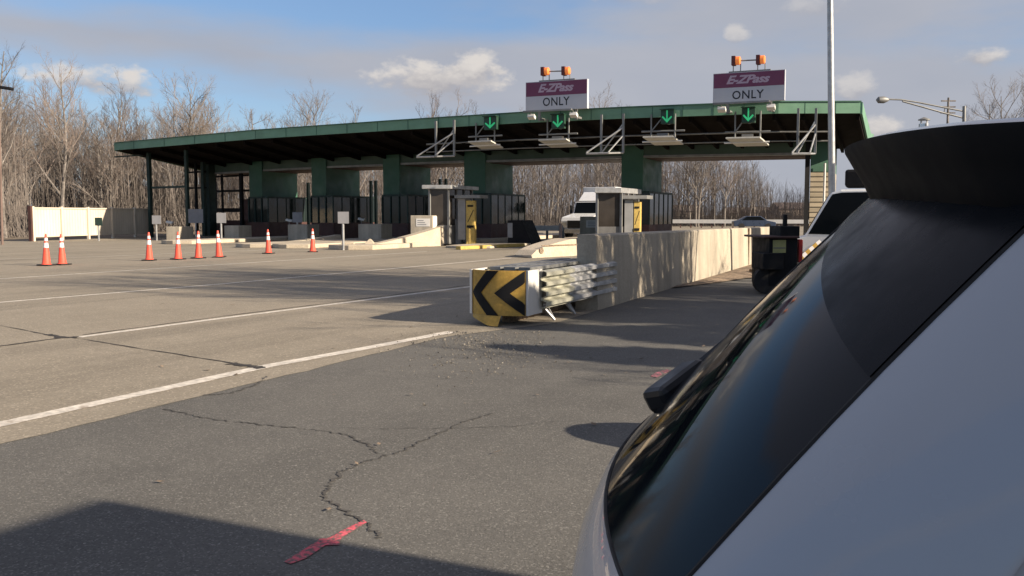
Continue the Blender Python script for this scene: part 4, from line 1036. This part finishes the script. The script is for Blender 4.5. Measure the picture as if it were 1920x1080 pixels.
# ------------------------------------------------------------------ white hatchback in the foreground (rear corner close to the camera)
def suv():
    O = Vector((.28, 1.38, 0)); h = Vector((.985, -.17, 0)).normalized(); tv = Vector((.17, .985, 0)).normalized(); Wd = 1.35
    t = thing('hatchback_car', 'silver grey hatchback car seen close from its rear corner with dark rear glass', 'car', O)
    def pt(a, b, z): return O + h * a + tv * b + Vector((0, 0, z + .03 * (b - .4)))
    def bulge(b):
        x = (2 * b / Wd - 1); return -.10 * (1 - min(1, x * x))
    def corner(b):      # plan rounding beyond the glass
        if b < 0: return (-b / .17) ** 2.0 * .30 + (-b) * .3
        if b > Wd: return ((b - Wd) / .17) ** 2.0 * .30 + (b - Wd) * .3
        return 0
    def tumble(z): return .10 * max(0, (z - 1.0) / .75) ** 1.6
    # rear profile: (a, z)
    rear = [(-.02, .30), (-.16, .38), (-.20, .58), (-.16, .72), (-.135, .86), (-.10, .94), (-.074, .97)]
    glass = [(-.074, .97), (-.037, 1.01), (0, 1.05)] + [(.0 + .60 * k / 8 - .02 * math.sin(math.pi * k / 8), 1.05 + .65 * k / 8) for k in range(1, 9)]
    roof = [(.66, 1.725), (.82, 1.745), (1.2, 1.775), (1.8, 1.79), (2.4, 1.77), (2.8, 1.70)]
    front = [(3.55, 1.12), (4.3, 1.0), (4.65, .85), (4.72, .6), (4.66, .35), (4.5, .28)]
    bs = [-.17, -.165, -.15, -.12, -.08, -.04, 0.0] + [Wd * k / 14 for k in range(1, 14)] + [Wd, Wd + .04, Wd + .08, Wd + .12, Wd + .15, Wd + .165, Wd + .17]
    def row(b, prof):
        out = []
        for a, z in prof:
            k = max(0, min(1, 1 - a / 1.2))
            bb = b
            e = max(0, -b, b - Wd) / .17
            a2 = a + (bulge(b) + corner(b)) * k
            z2 = z - (.05 * e ** 2 if z > 1.6 else 0)
            tm = tumble(z) * (-1 if b > Wd / 2 else 1) * min(1, abs(2 * b / Wd - 1))
            out.append(pt(a2, b + tm, z2))
        return out
    full = rear + glass[1:] + roof + front
    NG0, NG1 = len(rear) - 1, len(rear) - 1 + len(glass) - 1
    rows = [row(b, full) for b in bs]; mb = MB()
    i0, i1 = bs.index(0.0), bs.index(Wd)
    n_ = len(full); vs = [p for r in rows for p in r]; fs = []
    for i in range(len(bs) - 1):
        for j in range(n_ - 1):
            if i0 <= i < i1 and NG0 <= j < NG1: continue
            fs.append((i * n_ + j, i * n_ + j + 1, (i + 1) * n_ + j + 1, (i + 1) * n_ + j))
    base = (len(bs) - 1) * n_
    fs.append(tuple(range(n_))); fs.append(tuple(base + j for j in range(n_)))
    mb.add(vs, fs)
    body = mb.build('body', M['carwhite'], t, smooth=True)
    # rear glass: slightly inside, with a dark seal edge all round
    gb = [Wd * k / 20 for k in range(21)]
    mb = MB(); mb.grid([[p for p in row(b, glass)] for b in gb]); rg = mb.build('rear_window', M['carglass'], t, smooth=True)
    def seal(line_, nm):
        MB().path(line_, .0045, 6).build(nm, M['rubber'], rg, smooth=True)
    seal(row(0.0, glass), 'window_seal'); seal(row(Wd, glass), 'window_seal'); seal([row(b, glass)[0] for b in gb], 'window_seal')
    # spoiler over the top of the glass
    mb = MB(); sb = [.02 + (Wd - .06) * k / 16 for k in range(17)]
    def spo(b, a, z, w=1):
        x = (2 * b / Wd - 1); rr = .05 * max(0, abs(x) - .75) / .25
        return pt(a + bulge(b) * .62 * w + rr * w, b, z + .012 * (1 - x * x) - .012)
    TOPP = [(.95, 1.775), (.70, 1.768), (.47, 1.764), (.447, 1.757)]
    mb.grid([[spo(b, a, z) for a, z in TOPP] for b in sb]); cap = mb.build('spoiler', M['carwhite'], t, smooth=True)
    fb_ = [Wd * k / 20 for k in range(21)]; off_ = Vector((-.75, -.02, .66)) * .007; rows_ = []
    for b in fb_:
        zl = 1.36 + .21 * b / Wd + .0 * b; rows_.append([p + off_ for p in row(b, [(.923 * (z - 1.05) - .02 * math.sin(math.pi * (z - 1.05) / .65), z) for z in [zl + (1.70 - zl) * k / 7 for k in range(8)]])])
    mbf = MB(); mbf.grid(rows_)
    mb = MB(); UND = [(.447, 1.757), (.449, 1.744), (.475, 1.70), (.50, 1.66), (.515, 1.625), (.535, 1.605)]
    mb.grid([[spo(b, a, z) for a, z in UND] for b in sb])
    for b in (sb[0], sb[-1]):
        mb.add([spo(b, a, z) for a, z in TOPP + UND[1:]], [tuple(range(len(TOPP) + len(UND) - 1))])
    mb.build('spoiler_underside', M['glossblk'], cap, smooth=True); mbf.build('painted_reflection_band', M['spoiler_reflection'], rg, smooth=True)
    # the dark band above is the spoiler's reflection, painted onto the glass
    # rear wiper
    A_ = atY(1226, 744, 2.50); B_ = atY(1300, 688, 2.60); dv = (B_ - A_).normalized(); sv = Vector((0, .97, .0)); sv = (sv - dv * sv.dot(dv)).normalized()
    mb = MB(); mb.box((A_ + B_) / 2 + Vector((.01, 0, -.012)), ((B_ - A_).length + .02, .10, .075), dv, sv); w_ = mb.build('rear_wiper', M['trimblk'], t, bevel=.02)
    MB().tube(B_ + Vector((-.02, 0, -.03)), B_ + Vector((.13, .02, .10)), .018, .011, 8).build('wiper_arm', M['trimblk'], w_, smooth=True)
    MB().tube(atY(1238, 768, 2.56), atY(1296, 712, 2.64), .014, .012, 8).build('wiper_blade', M['rubber'], w_, smooth=True)
    # side windows, wheels, lamps, mirrors (mostly out of frame)
    for bb, sg in ((-.17, -1), (Wd + .17, 1)):
        def sp_(a, z): return pt(a, bb + (tumble(z) if sg < 0 else -tumble(z)) + sg * .006, z - .05 if z > 1.6 else z)
        mb = MB(); mb.add([sp_(1.15, 1.12), sp_(1.35, 1.55), sp_(2.55, 1.60), sp_(3.15, 1.14)], [(0, 1, 2, 3)]); mb.build('side_window', M['carglass'], t, fix=False)
        for a_ in (.75, 3.65):
            wv = MB().lathe([(.22, -.10), (.33, -.10), (.345, -.05), (.345, .05), (.33, .10), (.22, .10)], pt(a_, bb - sg * .06, .345) - Vector((0, 0, .03 * (bb - .4))), 24, tv).build('wheel', M['rubber'], t, smooth=True)
            MB().lathe([(.05, .01), (.21, .0), (.22, -.02)], pt(a_, bb + sg * .045, .345) - Vector((0, 0, .03 * (bb - .4))), 20, tv * sg).build('rim', M['steel'], wv, smooth=True)
        MB().box(pt(3.0, bb + sg * .12, 1.10), (.12, .2, .14), h).build('door_mirror', M['carwhite'], t, bevel=.03)
        MB().box(pt(.06, bb - sg * .03, .86), (.14, .07, .2), h).build('tail_lamp', M['red'], t, bevel=.02)
suv()
# unseen wheel, made up beyond the car only to cast a round shadow
w0 = Vector((2.30, 5.87, 0)); sdir = Vector((SAZ.x, SAZ.y, 0)).normalized(); RW = .45
t = thing('shadow_caster_wheel', 'unseen black wheel added beyond the silver car to cast a round shadow', 'wheel', w0)
MB().lathe([(.27, -.10), (.40, -.12), (RW, -.06), (RW, .06), (.40, .12), (.27, .10), (.27, -.10)], w0 + Vector((0, 0, RW)), 36, sdir, cap=False).build('shadow_caster_tyre', M['rubber'], t, smooth=True)
mb = MB(); mb.lathe([(.27, -.05), (.22, -.05), (.22, .05), (.27, .05)], w0 + Vector((0, 0, RW)), 28, sdir, cap=False)
sx = Vector((-sdir.y, sdir.x, 0))
for k in range(5):
    an = k * 2 * math.pi / 5 + .3; e = sx * math.cos(an) + Vector((0, 0, 1)) * math.sin(an); mb.tube(w0 + Vector((0, 0, RW)) + e * .03, w0 + Vector((0, 0, RW)) + e * .24, .05, .035, 6)
mb.build('rim', M['steel'], t)

# ------------------------------------------------------------------ trees
def grow(seed, height, spread, limbs, dens, lean=.0):
    rnd = random.Random(seed); T = MB(); C = MB()
    def jit(d, a):
        v = Vector((rnd.gauss(0, 1), rnd.gauss(0, 1), rnd.gauss(0, 1))); v -= d * v.dot(d); v.normalize(); return (d * math.cos(a) + v * math.sin(a)).normalized()
    def twig(p, d, l, r): C.tube(p, p + d * l, r, r * .25, 3, caps=False)
    def branch(p, d, l, r, lev):
        seg = 4 if lev < 2 else 3; pts = [p]; dd = d
        for k in range(seg):
            dd = (jit(dd, rnd.uniform(.05, .28)) + Vector((0, 0, .10))).normalized(); pts.append(pts[-1] + dd * l / seg)
        for k in range(seg):
            r0 = r * (1 - .75 * k / seg); r1 = r * (1 - .75 * (k + 1) / seg)
            (T if lev == 0 else C).tube(pts[k], pts[k + 1], r0, r1, 5 if lev == 0 else 3, caps=False)
        if lev >= 2:
            for k in range(dens):
                f = rnd.uniform(.15, 1); i = min(seg - 1, int(f * seg)); q = pts[i].lerp(pts[i + 1], f * seg - i)
                twig(q, (jit(dd, rnd.uniform(.3, 1.0)) + Vector((0, 0, .25))).normalized(), l * rnd.uniform(.35, .8), r * .45)
            return
        nb = (6 if lev == 0 else 5)
        for k in range(nb):
            f = .25 + .75 * (k + rnd.random()) / nb; f = min(f, .99); i = min(seg - 1, int(f * seg)); q = pts[i].lerp(pts[i + 1], f * seg - i)
            branch(q, (jit(dd, rnd.uniform(.45, .95)) + Vector((0, 0, .15))).normalized(), l * rnd.uniform(.38, .6) * (1.1 - .4 * f), r * .42, lev + 1)
    seg = 9; pts = [Vector((0, 0, -.1))]; d = Vector((lean, 0, 1)).normalized()
    for k in range(seg):
        d = (jit(d, rnd.uniform(.02, .10)) + Vector((0, 0, .12))).normalized(); pts.append(pts[-1] + d * height * .92 / seg)
    R0 = height * .0125
    for k in range(seg): T.tube(pts[k], pts[k + 1], R0 * (1 - .85 * k / seg), R0 * (1 - .85 * (k + 1) / seg), 7, caps=False)
    for k in range(limbs):
        f = .22 + .76 * (k + rnd.random() * .8) / limbs; i = min(seg - 1, int(f * seg)); q = pts[i].lerp(pts[i + 1], f * seg - i)
        an = k * 2.4 + rnd.uniform(-.5, .5); up = rnd.uniform(.7, 1.5)
        dd = Vector((math.cos(an), math.sin(an), up)).normalized()
        branch(q, dd, spread * (1.15 - .75 * f) * rnd.uniform(.7, 1.2), R0 * (.55 - .38 * f), 0)
    return T, C
LABT = 'bare leafless tree in the wood behind the toll plaza'
protos = []
for i in range(7):
    T, C = grow(100 + i, 12.5, (4.6, 3.6, 5.2, 4.2, 3.2, 5.6, 4.0)[i], (13, 12, 15, 14, 11, 16, 13)[i], (5, 5, 6, 5, 5, 6, 5)[i])
    t = thing('bare_tree', LABT, 'tree', (0, 0, 0), 'bare trees in the wood')
    T.build('trunk', M['bark'], t, fix=False); C.build('crown', M['twig'] if i % 3 else M['twig2'], t, fix=False)
    protos.append(t)
used = [False] * len(protos); rt_ = random.Random(11)
def plant(px, Y, hh, label=None, kind=None, group=None, xs=1.0):
    r = ray(px, 402); p = Vector((r.x / r.y * Y, Y, 0)); i = rt_.randrange(len(protos)) if kind is None else kind; s = hh / 12.5; rz = rt_.uniform(0, 6.28)
    if not used[i]:
        used[i] = True; o = protos[i]; o.location = p; o.rotation_euler = (0, 0, rz); o.scale = (s * xs, s * xs, s)
        if label: o["label"] = label
    else: o = copy_thing(protos[i], p, rz, (s * xs, s * xs, s), label or LABT)
    if group: o["group"] = group
    return o
def skyline(px):     # tree top row by photo column
    K = [(-200, 60), (0, 120), (60, 190), (110, 140), (150, 205), (200, 180), (260, 185), (300, 215), (330, 190), (372, 150), (420, 215), (480, 205), (560, 190), (620, 215), (680, 215), (740, 222), (800, 190), (870, 190), (920, 212), (1000, 215), (1100, 200), (1160, 185), (1200, 215), (1300, 230), (1400, 255), (1450, 300), (1500, 322), (1540, 330)]
    for (x0, y0), (x1, y1) in zip(K, K[1:]):
        if x0 <= px <= x1: return y0 + (y1 - y0) * (px - x0) / (x1 - x0)
    return 300
# tall marked trees by the fence wood
for (px, Y, ytop, k) in ((8, 62, 70, 1), (115, 80, 112, 0), (372, 92, 145, 5), (205, 88, 165, 2), (255, 90, 180, 6), (325, 92, 172, 3), (490, 98, 190, 1), (560, 102, 178, 2), (588, 104, 180, 5), (672, 110, 192, 4), (820, 108, 182, 0), (850, 112, 185, 3), (880, 110, 196, 6), (1150, 112, 180, 2), (1172, 116, 190, 4)):
    plant(px, Y, HC + (402 - ytop) * Y / F, kind=k)
for i in range(64):
    px = -90 + i * 9.0 + rt_.uniform(-8, 8); Y = rt_.uniform(66 if px < 60 else 84, 108)
    plant(px, Y, HC + (402 - skyline(px) - rt_.uniform(5, 70)) * Y / F)
for i in range(78):
    px = 470 + i * 12.6 + rt_.uniform(-10, 10); Y = rt_.uniform(84 if px < 1220 else 116, 135)
    yt = skyline(px) + rt_.uniform(8, 80 if px < 1240 else 60)
    plant(px, Y, HC + (402 - yt) * Y / F)
for (px, Y, ytop, lab, k) in ((1862, 52, 158, 'bare tree with a forked crown above the silver car roof', 5), (1838, 55, 172, 'bare tree with thin upright limbs beside the street lamp', 1), (1915, 50, 165, 'bare tree cut by the photo edge above the silver car roof', 2), (1955, 48, 140, 'bare tree cut by the photo edge above the silver car roof', 0), (1800, 60, 215, 'low bare tree behind the street lamp pole', 3)):
    plant(px, Y, HC + (402 - ytop) * Y / F, lab, k, 'bare trees beyond the car roof')
# brush that fills the wood: one mass
mb = MB(); rb = random.Random(5)
for i in range(9000):
    if i < 4600: px = rb.uniform(-160, 620); Y = rb.uniform(64 if px < 55 else 84, 122)
    else: px = rb.uniform(520, 1560); Y = rb.uniform(88 if px < 1235 else 119, 155)
    r = ray(px, 402); p = Vector((r.x / r.y * Y, Y, 0))
    full = (402 - skyline(px)) * Y / F + HC
    hh = max(1.0, full * (rb.random() ** 1.1) * .74); r0 = rb.uniform(.015, .05)
    q = p + Vector((rb.gauss(0, .07) * hh, rb.gauss(0, .07) * hh, hh)); mb.tube(p, q, r0, r0 * .3, 3, caps=False)
    for k in range(5):
        f = rb.uniform(.2, .95); s_ = p.lerp(q, f); l = hh * rb.uniform(.12, .3); a_ = rb.uniform(0, 6.28)
        mb.tube(s_, s_ + Vector((math.cos(a_) * l * .55, math.sin(a_) * l * .55, l * .8)), r0 * .5, r0 * .15, 3, caps=False)
for i in range(16000):        # low tangled undergrowth at the wood's foot
    if i < 8000: px = rb.uniform(-160, 620); Y = rb.uniform(62 if px < 55 else 83, 106)
    else: px = rb.uniform(520, 1560); Y = rb.uniform(100 if px < 1235 else 124, 165)
    r = ray(px, 402); p = Vector((r.x / r.y * Y, Y, 0)); l = rb.uniform(.5, 2.6); a_ = rb.uniform(0, 6.28); r0 = rb.uniform(.012, .035)
    mb.tube(p, p + Vector((math.cos(a_) * l * .5, math.sin(a_) * l * .5, l)), r0, r0 * .3, 3, caps=False)
tag(mb.build('brush_wood', M['brush'], fix=False), 'dense leafless brush filling the wood behind the plaza', None, None, 'stuff')
# trees standing beside the shoulder outside the picture, whose shade falls across the road and the wall
def side_tree(x, y, hh, k, rz, lab='bare roadside tree standing beside the shoulder'):
    s = hh / 12.5; o = copy_thing(protos[k], (x, y, 0), rz, (s, s, s), lab); o["group"] = 'roadside trees beside the shoulder'; return o
side_tree(13.5, 14.3, 11, 5, .3); side_tree(12.2, 12.4, 10, 2, 1.0); side_tree(15.8, 13.2, 12, 0, 2.0); side_tree(12.0, 10.2, 9, 5, 2.4); side_tree(17, 14.5, 12, 2, .5); side_tree(10.5, 5.6, 6, 3, 1.4); side_tree(13.2, 13.2, 9, 4, .9); side_tree(12.6, 11.3, 12, 5, 1.9); side_tree(14.2, 13.6, 12.5, 2, 2.9); side_tree(16.0, 15.6, 13, 5, 4.4); side_tree(14.4, 11.4, 12.5, 0, 5.6); side_tree(13.4, 12.0, 11.5, 6, .1); side_tree(15.2, 14.6, 12, 3, 1.2); side_tree(17.2, 13.0, 13, 5, 3.0); side_tree(14.8, 14.4, 11, 6, 5.0); side_tree(13.0, 10.0, 11, 2, 3.3); side_tree(14.6, 15.2, 10, 6, 4.1)
def cedar(x, y, hh, rr, seed, lab):
    rnd = random.Random(seed); t = thing('cedar_tree', lab, 'tree', (x, y, 0), 'dark cedars beside the shoulder')
    MB().tube((x, y, 0), (x, y, hh * .95), .16, .03, 8).build('trunk', M['bark'], t)
    mb = MB()
    for i in range(9000):
        f = rnd.random() ** .8; z = .4 + f * (hh - .4); rad = rr * (1 - f) ** .7 * (.45 + .55 * rnd.random()) * (.8 + .35 * math.sin(z * 5 + seed)); a = rnd.uniform(0, 6.28)
        p = Vector((x + rad * math.cos(a), y + rad * math.sin(a), z)); s = rnd.uniform(.10, .28)
        d = Vector((math.cos(a), math.sin(a), rnd.uniform(-.2, .8))).normalized() * s; w = Vector((-d.y, d.x, rnd.uniform(-.1, .1))) * .35
        mb.add([p - w, p + d, p + w], [(0, 1, 2)])
    mb.build('crown', M['needle'], t, fix=False)
CL = 'dark cedar tree beside the shoulder beyond the silver car'
cedar(9.4, 6.6, 4.6, 1.7, 1, CL); cedar(10.0, 8.6, 5.2, 1.9, 2, CL); cedar(11.2, 10.8, 5.4, 1.9, 3, CL); cedar(12.6, 9.0, 6.0, 1.8, 6, CL)
cedar(12.8, 11.6, 8.6, 1.3, 4, CL); cedar(9.9, 5.0, 3.4, 1.1, 7, CL)

# ------------------------------------------------------------------ unseen box truck, added outside the view to shade the car and near asphalt
def shading_truck():
    ct = 1 / math.tan(SUN_EL); hh = 4.1; tip = ground(182, 934); c = tip + Vector((SAZ.x, SAZ.y, 0)) * (hh * ct); c.z = 0
    t = thing('shading_truck', 'unseen white box truck added behind the silver car to shade it', 'truck', c)
    MB().wallbox(c, c - LANE * 7.0, 1.0, hh, 2.5, LRT).build('cargo_box', M['truckwhite'], t, bevel=.03)
    MB().wallbox(c - LANE * 7.1, c - LANE * 9.2, .6, 2.7, 2.4, LRT).build('cab', M['truckwhite'], t, bevel=.1)
    MB().wallbox(c - LANE * .2, c - LANE * 6.8, .55, .99, 2.3, LRT).build('shading_truck_chassis', M['blk'], t)
    for u in (1.4, 8.1):
        for v in (.15, 2.35): MB().lathe([(.25, -.14), (.46, -.14), (.48, 0), (.46, .14), (.25, .14)], c - LANE * u + LRT * v + Vector((0, 0, .48)), 20, LRT).build('wheel', M['rubber'], t, smooth=True)  # wheels of the added, unseen truck
shading_truck()
